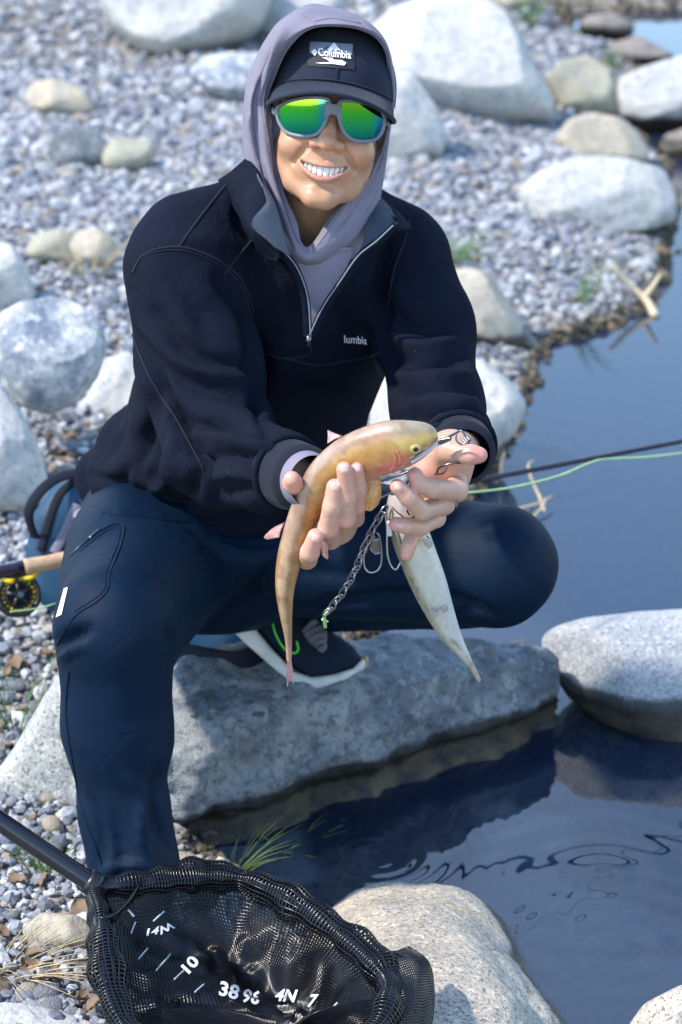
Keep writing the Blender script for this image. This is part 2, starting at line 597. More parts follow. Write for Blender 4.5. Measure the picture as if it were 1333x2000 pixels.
def cloth(name, c, weave, strength, rough=.9, sheen=.0, fold=None, spec=.2, lint=0.0, dist=.0008):
    t = NT(name)
    co = t.coord()
    c = np.array(c)
    col = t.ramp(t.noise(co, 12, 4), [(.3, tuple(c * .88)), (.7, tuple(c * 1.12))])
    col = t.mix(t.math('MULTIPLY', t.ramp(t.noise(co, weave, 2), [(.4, 0.0), (.65, 1.0)]), .25), col, tuple(np.minimum(c * 1.6, 1)))
    if lint:
        v = t.voro(co, 42)
        col = t.mix(t.ramp(v, [(lint, 1.0), (lint + .012, 0.0)]), col, (.5, .5, .5))
    h = t.noise(co, weave, 3, .7)
    nm = t.bump(h, strength, dist)
    if fold: nm = t.bump(t.noise(co, fold[0], 4, .55, .8), fold[1], .01, nm)
    return t.done(col, rough, nm, 0, spec, **{'Sheen Weight': sheen, 'Sheen Roughness': .5})
M_jacket = cloth('navy_fleece', (.0066, .0092, .0182), 700, .7, .95, .0, (20, .55), .06, .008)
M_rib = cloth('navy_rib', (.010, .012, .022), 500, .5, .9, .05)
M_collar = cloth('slate_collar_lining', (.045, .06, .085), 800, .4, .85, .05)
M_pants = cloth('navy_softshell', (.0006, .0092, .0270), 1300, .3, .62, .0, (12, .42), .14, .008)
M_hoodie = cloth('lavender_grey_knit', (.175, .165, .215), 1100, .3, .85, .0, (20, .25), .2)
M_cap = cloth('navy_cap_twill', (.012, .017, .034), 1000, .45, .85, .05)
M_white = plain('white_print', (.72, .73, .76), .6)
M_patch = plain('grey_patch', (.16, .18, .22), .7)
M_patchd = plain('navy_patch', (.010, .012, .022), .75)
M_black = plain('black_plastic', (.008, .008, .010), .35)
M_alu = plain('black_anodised', (.009, .011, .018), .22, 0.0, .6)
M_steel = plain('steel_wire', (.36, .37, .38), .28, 1.0)
M_dsteel = plain('dark_steel', (.16, .16, .17), .3, 1.0)
M_frame = plain('grey_frame', (.16, .18, .22), .45)
M_shoe = cloth('navy_shoe_knit', (.006, .012, .026), 700, .6, .9)
M_sole = plain('white_foam_sole', (.52, .52, .50), .6, bump=(120, .2, .002), var=.16, vs=30)
M_tan = plain('gum_toe', (.33, .26, .12), .6)
M_grn = plain('neon_green', (.08, .62, .05), .5)
M_greyk = plain('grey_shoe_tongue', (.10, .11, .13), .8)
M_bag = cloth('blue_bag_nylon', (.004, .040, .092), 900, .3, .55, 0, (12, .2), .4)
M_bagd = cloth('dark_bag_webbing', (.010, .013, .022), 600, .5, .8)
M_cork = plain('cork', (.42, .28, .17), .8, bump=(200, .4, .002), var=.28, vs=70)
M_rod = plain('plum_rod_blank', (.016, .010, .024), .25)
M_yel = plain('yellow_arbor', (.75, .52, .02), .4)
M_pink = plain('pink_ring', (.55, .05, .18), .4)
M_line = plain('pale_green_line', (.36, .55, .25), .5)
M_net = plain('black_rubber_mesh', (.0045, .005, .0075), .2, 0, .5)
M_netp = plain('white_net_print', (.62, .66, .70), .45)
M_tooth = plain('tooth_enamel', (.62, .60, .54), .18, 0, .5, var=.03)
M_dry = plain('dry_straw', (.45, .36, .21), .8)
M_grass = plain('green_grass', (.10, .20, .045), .6, var=.3, vs=15)
M_gdark = plain('pond_grass', (.055, .11, .03), .5, var=.3)
M_leaf = plain('dead_leaf', (.17, .115, .07), .75, var=.4, vs=35)
M_twig = plain('bleached_twig', (.55, .45, .30), .8)
def _skin():
    t = NT('skin')
    co = t.coord()
    c = t.mix(t.math('MULTIPLY', t.ramp(t.noise(co, 60, 4), [(.4, 0.0), (.65, 1.0)]), .12), t.attr(), (.42, .16, .10))
    h = t.noise(co, 420, 3, .6)
    nm = t.bump(h, .16, .0012)
    nm = t.bump(t.noise(co, 90, 3), .10, .002, nm)
    return t.done(c, .42, nm, 0, .45, **{'Subsurface Weight': .12, 'Subsurface Radius': (.008, .003, .0015), 'Subsurface Scale': 1.0})
M_skin = _skin()
def _fish(name, rough):
    t = NT(name)
    co = t.coord()
    c = t.attr()
    c = t.mix(t.math('MULTIPLY', t.ramp(t.noise(co, 130, 4), [(.45, 0.0), (.62, 1.0)]), .22), c, t.mix(1.0, c, (.55, .45, .35), 'MULTIPLY'))
    v = t.voro(co, 520)
    nm = t.bump(v, .10, .0006)
    nm = t.bump(t.noise(co, 60, 3), .10, .002, nm)
    return t.done(c, rough, nm, 0, .55, **{'Coat Weight': .35, 'Coat Roughness': .15})
M_fish = _fish('wet_golden_trout_skin', .34)
M_fish2 = _fish('wet_pale_trout_skin', .30)
M_fin = plain('pink_fin', (.52, .27, .25), .4, var=.25, vs=220)
M_fino = plain('orange_fin', (.55, .28, .10), .4, var=.2, vs=220)
M_finb = plain('brown_fin', (.38, .32, .27), .4, var=.3, vs=220)
def _lens():
    t = NT('green_mirror_lens')
    s = t.n('SeparateXYZ')
    t.l(t.attr(), s.inputs[0])
    c = t.ramp(s.outputs[1], [(0, (.01, .16, .22)), (.35, (.02, .42, .16)), (.7, (.06, .55, .04)), (1, (.26, .62, .03))])
    c = t.mix(t.ramp(s.outputs[0], [(.72, 0.0), (1, 1.0)]), c, (.02, .22, .55))
    return t.done(c, .05, None, 1.0)
M_lens = _lens()
# ------------------------------------------------------------------ the ground, the shore and the water
RNG = np.random.default_rng(11)
random.seed(5)
shore_px = [(640, 1840), (480, 1735), (410, 1700), (350, 1680), (400, 1600), (560, 1320), (720, 1235), (800, 1130), (880, 1000), (920, 930),
            (985, 840), (1020, 760), (1035, 690), (1090, 655), (1190, 630), (1270, 590), (1275, 520), (1290, 470), (1310, 420), (1290, 340),
            (1262, 300), (1225, 245), (1195, 215), (1250, 160), (1245, 110), (1130, 85), (1065, 30), (1045, -80)]
LAND = [(60, 1.7), (3, 1.9), (1.2, 2.1), (.5, 2.3), (.12, 2.55)] + [tuple(Zp(a, b, 0)[:2]) for a, b in shore_px] + \
       [(1.6, 16), (5, 60), (-60, 60), (-60, -30), (60, -30)]
def ground_z(X, Yw):
    Q = np.stack([np.ravel(X), np.ravel(Yw)], 1).astype(float)
    d = -poly2(Q, LAND)
    P3 = np.c_[Q, np.zeros(len(Q))]
    land = .012 + .085 * (1 - np.exp(-np.maximum(d, 0) / .28)) + .035 * np.clip(Q[:, 1] - 3.3, 0, 30) * sstep(.1, 1.2, d) * np.exp(-np.clip(Q[:, 1] - 14, 0, 99) / 20)
    bed = .012 - .30 * (1 - np.exp(np.minimum(d, 0) / .38))
    z = np.where(d > 0, land, bed) + .012 * fbm(P3, 3.0, 3, 3) + .02 * fbm(P3, .9, 2, 9) * sstep(.2, 1, np.abs(d))
    far = sstep(9.4, 10.6, Q[:, 1] + .25 * vnoise(P3, 1.3, 6)) * sstep(.3, 1.2, Q[:, 0])
    z = z * (1 - far) + far * (.08 + .10 * np.clip(Q[:, 1] - 10, 0, 20))
    return z.reshape(np.shape(X))
def rayground(px, py):
    r = ray(px, py)
    ys = np.linspace(2.0, 16, 1400)
    P = CAMP + r * (ys / r[1])[:, None]
    below = P[:, 2] < ground_z(P[:, 0], P[:, 1])
    i = int(np.argmax(below)) if below.any() else len(ys) - 1
    return P[i]
def axis(fine, lo, hi, far):
    a = list(np.arange(lo, hi, fine))
    s, x = fine, hi
    while x < far[1]:
        a.append(x); s *= 1.35; x += s
    a.append(far[1])
    s, x = fine, lo
    while x > far[0]:
        s *= 1.35; x -= s
        a.insert(0, x)
    return np.array(a)
gx, gy = axis(.035, -2.2, 2.4, (-60, 60)), axis(.035, 1.4, 11, (-40, 90))
GX, GY = np.meshgrid(gx, gy, indexing='ij')
GZ = ground_z(GX, GY)
Fg = np.array(gridf(len(gx), len(gy)))
ground = obj('ground', np.stack([GX, GY, GZ], -1).reshape(-1, 3), Fg, M_ground, org=(0, 0, 0))
tag(ground, 'grey gravel bank sloping down under the boulders to the pond', 'ground', kind='structure')
wx, wy = np.array([-.55, 60.]), np.array([1.6, 90.])
WX, WY = np.meshgrid(wx, wy, indexing='ij')
water = obj('water', np.stack([WX, WY, WX * 0], -1).reshape(-1, 3), gridf(2, 2), M_water, org=(0, 0, 0))
tag(water, 'still blue pond water lying between the boulders', 'water', kind='structure')

# gravel: every stone real geometry; the 300 that show largest are objects of their own
PAL = np.array((.74, .77, .82)) * np.array([(.17, .18, .20), (.24, .25, .28), (.36, .36, .37), (.47, .47, .47), (.58, .57, .55), (.66, .66, .65), (.40, .36, .30), (.34, .27, .20), (.30, .31, .34)])  # leading factor puts bluish dappled shade into the stone colours
PW = np.array([.16, .17, .17, .15, .11, .07, .08, .04, .05]); PW = PW / PW.sum()
def scatter(n, y0, y1, xw, seed):
    g = np.random.default_rng(seed)
    y = np.sqrt(g.uniform(y0 ** 2, y1 ** 2, n))
    x = g.uniform(-1, 1, n) * (xw * y + .22)
    return np.stack([x, y], 1)
def gravel():
    I, IF = ico(1)
    xy = np.vstack([scatter(20000, 2.5, 4.2, .155, 1), scatter(44000, 4.2, 7.5, .152, 2), scatter(32000, 7.5, 13, .15, 3)])
    d = -poly2(xy, LAND)
    dens = np.where(d > -.02, 1, np.where(d > -.8, .85 * np.exp(d / .7), .22))
    keep = RNG.random(len(xy)) < dens
    xy, d = xy[keep], d[keep]
    n = len(xy)
    size = np.exp(RNG.normal(0, .38, n)) * (.0062 + .00085 * np.clip(xy[:, 1] - 3, 0, 8))
    size = np.clip(size, .003, .026)
    z = ground_z(xy[:, 0], xy[:, 1]) + size * .35 + RNG.random(n) * .006
    base = np.array([I * (1 + .0 * k) for k in range(1)])[0]
    V = base[None] * (1 + RNG.normal(0, .17, (n, len(I), 1)))
    V = V * (np.stack([RNG.uniform(.8, 1.35, n), RNG.uniform(.7, 1.1, n), RNG.uniform(.5, .85, n)], 1) * size[:, None])[:, None]
    a, b = RNG.uniform(0, 6.28, n), RNG.normal(0, .45, n)
    ca, sa, cb, sb = np.cos(a), np.sin(a), np.cos(b), np.sin(b)
    x1, z1 = V[..., 0] * cb[:, None] - V[..., 2] * sb[:, None], V[..., 0] * sb[:, None] + V[..., 2] * cb[:, None]
    V = np.stack([x1 * ca[:, None] - V[..., 1] * sa[:, None], x1 * sa[:, None] + V[..., 1] * ca[:, None], z1], -1)
    V += np.c_[xy, z][:, None]
    c = PAL[RNG.choice(len(PAL), n, p=PW)] * RNG.uniform(.85, 1.15, (n, 1))
    sub = d < 0
    c[sub] *= (.62, .52, .36)
    F = (IF[None] + (np.arange(n) * len(I))[:, None, None]).reshape(-1, 3)
    o = obj('gravel', V.reshape(-1, 3), F, M_gravel, ground, smooth=False, col=np.repeat(c, len(I), 0))
    tag(o, kind='stuff')
gravel()
def pebbles():
    shapes = []
    for k in range(8):
        V, F = ico(2)
        V = V * (1 + .16 * fbm(V, .9, 2, k * 5 + 1) + .05 * fbm(V, 2.6, 2, k))[:, None]
        V = np.sign(V) * np.abs(V) ** (.86 if k % 2 else 1.0)
        shapes.append(mesh('pebble', V * (1, .8, .58), F, M_pebble))
    g = np.random.default_rng(77)
    cand = scatter(5200, 2.55, 4.4, .152, 21)
    d = -poly2(cand, LAND)
    cand = cand[d > .02]
    q = pix(np.c_[cand, np.full(len(cand), .08)])
    ok = (q[:, 0] > -60) & (q[:, 0] < 620) & (q[:, 1] < 2060) & (q[:, 1] > 930)
    cand = cand[ok][:300]
    for k, (x, y) in enumerate(cand):
        s = float(np.clip(np.exp(g.normal(0, .42)) * .0115, .006, .028))
        o = bpy.data.objects.new('pebble', shapes[k % 8])
        COL.objects.link(o)
        o.parent = ground
        o.location = (x, y, float(ground_z(np.array(x), np.array(y))) + s * .42)
        o.rotation_euler = (g.normal(0, .35), g.normal(0, .35), g.uniform(0, 6.28))
        o.scale = (s, s, s)
pebbles()

# ------------------------------------------------------------------ boulders
def outline_R(poly, C, n=360):
    th = np.linspace(-np.pi, np.pi, n, endpoint=False)
    R = np.zeros(n)
    p = np.asarray(poly, float) - C
    p[:, 1] *= -1
    for i in range(len(p)):
        a, b = p[i - 1], p[i]
        dx, dy = np.cos(th), np.sin(th)
        e = b - a
        den = dx * e[1] - dy * e[0]
        den = np.where(np.abs(den) < 1e-9, 1e-9, den)
        t = (a[0] * e[1] - a[1] * e[0]) / den
        u = (a[0] * dy - a[1] * dx) / den
        R = np.where((t > 0) & (u >= 0) & (u <= 1), np.maximum(R, t), R)
    k = np.hanning(19); k /= k.sum()
    return th, np.convolve(np.r_[R[-9:], R, R[:9]], k, 'valid')
def boulder(label, outline, mat, seed, thick=.8, detail=5, base=None, rough=.055, boxy=.80, cuts=5, yc=None, name='boulder', group=None):
    P = np.asarray(outline, float)
    lo = P[P[:, 1] > P[:, 1].max() - .12 * np.ptp(P[:, 1])].mean(0)
    bp = rayground(*lo) if base is None else Zp(lo[0], lo[1], base)
    C = np.array([(P[:, 0].min() + P[:, 0].max()) / 2, (P[:, 1].min() + P[:, 1].max()) / 2])
    rpx = .25 * (np.ptp(P[:, 0]) + np.ptp(P[:, 1]))
    T = thick * rpx / PPM(bp)
    W = Y(C[0], C[1], (bp[1] + T * .35) if yc is None else yc)
    s = 1 / PPM(W)
    th, R = outline_R(P, C)
    U, F = ico(detail)
    a, b, c = U[:, 0], U[:, 2], U[:, 1]
    rho = np.hypot(a, b)
    r = np.interp(np.arctan2(b, a), th, R, period=2 * np.pi) * s
    k = np.minimum(1, rho) ** boxy
    Vl = np.stack([np.where(rho > 1e-6, a / np.maximum(rho, 1e-6), 0) * r * k, c * T, np.where(rho > 1e-6, b / np.maximum(rho, 1e-6), 0) * r * k], 1)   # right, forward, up
    g = np.random.default_rng(seed)
    rad = rpx * s
    for _ in range(cuts):
        n = np.array([g.normal(0, .35), -abs(g.normal(.9, .25)), g.normal(.3, .4)])
        n /= np.linalg.norm(n)
        h = Vl @ n
        off = h.max() * g.uniform(.70, .90)
        e = h - off
        Vl -= np.where(e > 0, e * .78, 0)[:, None] * n
    V = W + Vl[:, :1] * RT + Vl[:, 1:2] * FW + Vl[:, 2:] * UP
    N = vnormals(V, F)
    q = (V - W) / rad
    inner = .35 + .65 * np.clip(-(N @ FW), 0, 1)
    V = V + N * (rad * inner * (rough * fbm(q + seed * 3.7, 1.7, 5, seed) + rough * .5 * (np.abs(fbm(q + seed, 3.1, 3, seed + 5)) - .4)))[:, None]
    o = obj(name, V, F, mat)
    tag(o, label, 'boulder', group)
    return o
def hull_rock(label, pts, mat, seed, cuts=6, amp=.012, smooth=4):
    bm = bmesh.new()
    for p in pts: bm.verts.new(p)
    r = bmesh.ops.convex_hull(bm, input=bm.verts[:])
    for v in [v for v in bm.verts if not v.link_faces]: bm.verts.remove(v)
    bmesh.ops.triangulate(bm, faces=bm.faces[:])
    for _ in range(cuts):
        es = [e for e in bm.edges if e.calc_length() > .011 * 2 ** max(0, cuts - 1 - _)]
        bmesh.ops.subdivide_edges(bm, edges=es, cuts=1, use_grid_fill=False)
        bmesh.ops.triangulate(bm, faces=[f for f in bm.faces if len(f.verts) > 3])
    bm.verts.ensure_lookup_table()
    for i, v in enumerate(bm.verts): v.index = i
    V = np.array([v.co[:] for v in bm.verts])
    F = np.array([[v.index for v in f.verts] for f in bm.faces])
    bm.free()
    V = lapl(V, F, smooth * 6, .5)
    N = vnormals(V, F)
    d = amp * fbm(V, 9, 5, seed) + amp * .6 * (np.abs(fbm(V * (1, 1, 1.6), 17, 4, seed + 4)) - .4)
    return V, F, N, d
rk = [Y(345, 1288, 3.36), Y(480, 1262, 3.42), Y(690, 1243, 3.45), Y(880, 1232, 3.50), Y(1000, 1245, 3.52), Y(1075, 1275, 3.54), Y(1100, 1330, 3.53),
      Zp(1090, 1440, -.02), Zp(1000, 1475, -.02), Zp(850, 1548, -.02), Zp(640, 1590, -.03), Zp(450, 1655, -.03), Zp(345, 1680, .0),
      Y(310, 1490, 3.10), Y(400, 1440, 3.14), Y(480, 1395, 3.18), Y(640, 1352, 3.26), Y(850, 1312, 3.37), Y(1010, 1292, 3.46),
      Y(300, 1400, 3.2), Y(300, 1600, 3.12)]
rk += [np.array([p[0], p[1] + .03, -.18]) for p in (Zp(1070, 1420, 0), Zp(850, 1500, 0), Zp(640, 1540, 0), Zp(400, 1600, 0), Zp(950, 1250, 0), Zp(500, 1250, 0))]
V, F, N, dd = hull_rock('', rk, G_main, 4, amp=.017)
pq = pix(V)
dd -= .022 * np.exp(-((V[:, 2] - .030) / .016) ** 2) * (N @ FW < 0)           # the washed-out notch above the waterline
dd -= .016 * sstep(.15, .5, fbm(V, 7, 3, 31)) * np.clip(-(N[:, 1]), 0, 1)
V = V + N * dd[:, None]
main_rock = obj('boulder', V, F, G_main)
tag(main_rock, 'long flat-topped grey boulder under the raised shoe, wet along its waterline', 'boulder')
ROCKTREE = bvh(V, F)
M_wetspot = plain('wet_rock', (.085, .09, .092), .35)
gw = np.random.default_rng(4)
for (a, b, r_) in ((400, 1355, 15), (455, 1342, 9), (486, 1372, 12), (430, 1385, 8), (505, 1395, 14), (380, 1400, 9), (530, 1352, 7), (560, 1362, 6), (470, 1410, 9), (440, 1425, 7), (365, 1375, 6), (415, 1405, 5), (660, 1352, 6), (830, 1290, 6), (760, 1300, 5)):
    sp = []
    for k in range(14):
        t_ = 2 * np.pi * k / 14
        rr_ = r_ * gw.uniform(.65, 1.15)
        l_, n_ = hit(ROCKTREE, a + rr_ * math.cos(t_), b + .42 * rr_ * math.sin(t_))
        if l_ is not None: sp.append(l_ + n_ * .0012)
    if len(sp) == 14:
        sp = np.array(sp); cc = sp.mean(0)[None] + np.array([[0, 0, .0008]])
        obj('wet_spot', np.vstack([sp, cc]), [[k, 14, (k + 1) % 14] for k in range(14)], M_wetspot, main_rock)

nk = [Zp(a, b, c) for a, b, c in ((632, 1764, .03), (680, 1732, .04), (745, 1714, .05), (875, 1716, .05), (930, 1734, .02), (985, 1792, .0), (1042, 1872, -.01), (1090, 1950, -.01), (1122, 2020, -.01), (1140, 2130, -.02), (900, 2260, -.02), (560, 2200, .0), (540, 1940, .03),
      (720, 1770, .105), (860, 1762, .105), (925, 1830, .115), (985, 1930, .115), (1010, 2040, .10), (850, 2120, .12), (660, 2080, .12), (620, 1900, .11), (760, 1860, .135), (860, 1930, .14))]
nk += [np.array([p[0], p[1], -.15]) for p in nk[:13]]
V, F, N, dd = hull_rock('', nk, G_near, 14, smooth=7, amp=.007)
tag(obj('boulder', V + N * dd[:, None], F, G_near), 'pinkish speckled granite boulder beside the landing net', 'boulder')
boulder('smooth grey granite boulder rising from the pond beside the flat-topped rock', [(1052, 1250), (1080, 1226), (1150, 1206), (1250, 1194), (1340, 1190), (1430, 1205), (1460, 1330), (1420, 1500), (1333, 1490), (1250, 1462), (1180, 1418), (1112, 1365), (1072, 1300)],
        G_right, 8, .75, 6, base=-.02, rough=.02, cuts=2, yc=3.58)
boulder('low wet boulder cut off by the bottom corner of the pond', [(1225, 2010), (1260, 1962), (1333, 1925), (1420, 1915), (1460, 2090), (1230, 2100)], G_near, 15, .7, 5, base=-.03, rough=.03, yc=2.6)
boulder('black and white speckled granite boulder behind the planted leg', [(-40, 1545), (0, 1500), (40, 1440), (90, 1350), (135, 1296), (200, 1300), (300, 1400), (300, 1600), (240, 1700), (190, 1700), (120, 1678), (60, 1636), (0, 1595)],
        G_left, 21, .6, 6, rough=.03, cuts=3, yc=3.22)
boulder('small worn stone half buried next to the net handle fork', [(42, 1812), (80, 1782), (150, 1788), (192, 1815), (195, 1850), (120, 1858), (50, 1845)], G_tan, 22, .7, 4, rough=.06)
boulder('flat pale slab in the gravel under the near net handle', [(-40, 1975), (0, 1957), (60, 1962), (130, 1982), (200, 2005), (200, 2080), (-40, 2080)], G_pale, 23, .6, 4, rough=.03, yc=2.53)
boulder('round blue and white banded boulder propped on a slab', [(0, 612), (40, 590), (100, 578), (160, 595), (200, 630), (209, 680), (190, 740), (150, 788), (100, 812), (50, 800), (10, 762), (-16, 700)],
        G_round, 31, .85, 6, rough=.02, boxy=.95, cuts=2, yc=4.45)
boulder('pale pointed boulder between the backpack and the round banded boulder', [(-60, 730), (0, 753), (40, 800), (75, 870), (96, 945), (92, 980), (40, 1000), (-60, 1010)], G_pale, 33, .8, 5, rough=.03)
boulder('low grey slab holding up the round banded boulder', [(112, 868), (128, 815), (170, 775), (205, 700), (250, 685), (330, 760), (330, 900), (240, 915), (165, 898)], G_pale, 35, .6, 5, rough=.08, yc=4.75, cuts=1)
boulder('pale granite boulder with its top lit behind the round banded one', [(-40, 490), (0, 472), (25, 478), (55, 520), (70, 572), (58, 602), (0, 614), (-40, 610)], G_pale, 37, .8, 5, rough=.03)
boulder('dull olive stone lying next to a rounded stone tinted sunlit yellow', [(45, 488), (68, 458), (115, 447), (158, 452), (180, 480), (160, 515), (100, 515), (58, 506)], G_olive, 38, .8, 4, rough=.05)
boulder('rounded stone tinted sunlit yellow lying next to a dull olive stone', [(135, 480), (150, 445), (190, 443), (228, 468), (237, 508), (190, 527), (150, 516)], G_tan, 39, .8, 4, rough=.05)  # the tan here carries the yellow of a warm sun patch
boulder('flat tan stone alone high on the gravel bank', [(46, 192), (58, 162), (100, 155), (140, 162), (175, 185), (196, 222), (150, 228), (70, 216)], G_tan, 40, .8, 4, rough=.05)
boulder('grey veined stone touching a smaller tan stone on the gravel bank', [(94, 292), (108, 256), (150, 244), (195, 252), (215, 290), (205, 328), (150, 336), (110, 325)], G_main, 41, .8, 4, rough=.06)
boulder('smaller tan stone touching a grey veined stone on the gravel bank', [(198, 300), (215, 272), (255, 268), (295, 276), (304, 302), (285, 328), (230, 338), (202, 328)], G_olive, 42, .8, 4, rough=.06)
boulder('huge pale boulder at the top of the gravel bank', [(185, -60), (200, 20), (222, 55), (262, 92), (330, 117), (400, 106), (470, 80), (510, 55), (530, 0), (500, -90), (300, -110)], G_pale, 43, .8, 5, rough=.05)
boulder('white streaked boulder beside the hood below the huge pale one', [(366, 140), (395, 112), (450, 100), (520, 105), (560, 140), (540, 190), (470, 205), (405, 182)], G_round, 44, .8, 5, rough=.05)
boulder('sunlit white boulder behind the top of the hood', [(480, 20), (500, -20), (560, -50), (640, -40), (680, 10), (640, 80), (520, 80)], G_pale, 45, .8, 4, rough=.05)
boulder('largest domed grey boulder behind the cap', [(700, 120), (722, 52), (770, 12), (840, -8), (930, -8), (985, 22), (1025, 80), (1050, 140), (1082, 200), (1085, 236), (1000, 248), (880, 235), (760, 190)], G_pale, 46, .8, 6, rough=.03)
boulder('pale wedge boulder leaning in front of the largest domed boulder', [(690, 300), (700, 180), (735, 135), (770, 122), (810, 150), (850, 205), (876, 265), (862, 305), (780, 320)], G_pale, 47, .8, 5, rough=.04)
boulder('upright grey boulder right beside the largest domed boulder', [(1062, 150), (1095, 118), (1150, 108), (1188, 132), (1205, 185), (1210, 230), (1150, 234), (1095, 218)], G_olive, 48, .8, 5, rough=.04)
boulder('cream topped boulder behind the broad pale shore boulder', [(1082, 275), (1108, 234), (1155, 219), (1210, 230), (1250, 264), (1272, 306), (1258, 332), (1180, 325), (1110, 315)], G_tan, 49, .8, 5, rough=.04)
boulder('broad pale boulder with a dark wet foot at the shore', [(1008, 375), (1050, 336), (1130, 304), (1220, 308), (1298, 332), (1321, 385), (1320, 430), (1262, 470), (1175, 492), (1090, 470), (1028, 432)], G_pale, 50, .75, 6, base=.0, rough=.03)
boulder('pale boulder standing in the far water with a brown wet base', [(1198, 195), (1212, 152), (1260, 130), (1340, 108), (1400, 125), (1410, 225), (1320, 252), (1240, 258), (1204, 238)], G_pale, 51, .8, 5, base=.0, rough=.03)
boulder('flat brown rock lying in the far shallows', [(1172, 108), (1198, 82), (1250, 72), (1310, 98), (1325, 118), (1260, 130), (1195, 134)], G_brown, 52, .8, 4, base=.0)
boulder('dark brown rock sunk in the furthest water', [(1128, 50), (1150, 30), (1200, 26), (1240, 45), (1238, 72), (1180, 78), (1135, 70)], G_brown, 53, .8, 4, base=.0)
boulder('tan stone at the top edge of the far bank', [(940, 10), (960, -30), (1040, -30), (1062, 0), (1040, 18), (980, 22)], G_tan, 54, .8, 4)
boulder('buff boulder with a rusty patch at the sleeve', [(858, 545), (885, 526), (925, 522), (960, 540), (1002, 592), (1030, 648), (1032, 692), (985, 698), (920, 680), (872, 640)], G_tan, 55, .8, 5, base=.01, rough=.03)
boulder('white boulder at the water edge behind the bent arm', [(722, 780), (770, 710), (850, 682), (900, 686), (948, 706), (1005, 754), (1029, 790), (1006, 848), (955, 892), (900, 930), (780, 910), (725, 850)], G_pale, 56, .75, 6, base=.0, rough=.03)
boulder('pale stone peeping out above the far shoulder', [(690, 420), (725, 382), (765, 383), (803, 415), (815, 470), (720, 480)], G_pale, 57, .8, 4, rough=.04)
boulder('dark wet stone breaking the blue water', [(1284, 285), (1300, 262), (1340, 250), (1390, 260), (1390, 318), (1310, 316)], G_brown, 58, .6, 4, base=-.02)
boulder('tan rock just under the water by the forked twig', [(1195, 630), (1230, 600), (1300, 585), (1400, 580), (1420, 640), (1340, 668), (1230, 662)], G_tan, 59, .6, 4, base=-.10)
# ------------------------------------------------------------------ the angler
def nrm(v): v = np.asarray(v, float); return v / np.linalg.norm(v)
person = thing('person', 'smiling squatting person in navy fleece, grey hood and cap, holding up two trout', 'person', Y(300, 1760, 3.0) * (1, 1, 0) + (0, 0, .08))
def sheet(rows, nu, nv, thick=.003, closed=False, world=False, seed=0, wr=0.0, wsc=20):
    G = np.array([[(q if world else Y(*q)) for q in r] for r in rows], float)
    A = np.array([spline(r, nu, closed) for r in G])                 # rows x nu
    B = np.stack([spline(A[:, k], nv) for k in range(nu)], 0)        # nu x nv
    V = B.reshape(-1, 3)
    F = np.array(gridf(nu, nv, closed))
    if wr:
        V = V + vnormals(V, F) * (wr * fbm(V, wsc, 3, seed))[:, None]
    N = vnormals(V, F)
    if (N @ FW).mean() > 0:
        F = F[:, ::-1]
        N = -N
    W = V - N * thick
    n = len(V)
    F2 = [list(f) for f in F] + [[i + n for i in f[::-1]] for f in F]
    def rim(idx):
        for a, b in zip(idx[:-1], idx[1:]): F2.append([a, b, b + n, a + n])
    u0 = [j for j in range(nv)]; u1 = [(nu - 1) * nv + j for j in range(nv)]
    v0 = [i * nv for i in range(nu)]; v1 = [i * nv + nv - 1 for i in range(nu)]
    if closed: v0.append(0); v1.append(nv - 1)
    for r in ((v0, v1) if closed else (u0, u1, v0, v1)): rim(r)
    return np.vstack([V, W]), F2, V, F
def strokes(V, F, L, front=True):
    """raise or press folds into a surface; each (pixel path, half width px, height m)"""
    N = vnormals(V, F)
    q = pix(V)
    fac = np.clip(-(N @ FW) * 2.2, 0, 1)
    D = np.zeros(len(V))
    for path, w, a in L:
        p = resample(spline(path, 40), 40)
        best = np.full(len(V), 1e9)
        tt = np.zeros(len(V))
        for i in range(len(p) - 1):
            e = p[i + 1] - p[i]
            ww = q[:, :2] - p[i]
            t = np.clip(ww @ e / (e @ e), 0, 1)
            d = np.linalg.norm(ww - t[:, None] * e, axis=1)
            m = d < best
            best[m] = d[m]
            tt[m] = (i + t[m]) / (len(p) - 1)
        D += a * np.exp(-(best / w) ** 2) * np.sin(np.pi * np.clip(tt * .9 + .05, 0, 1)) ** .5
    return V + N * (D * fac)[:, None]

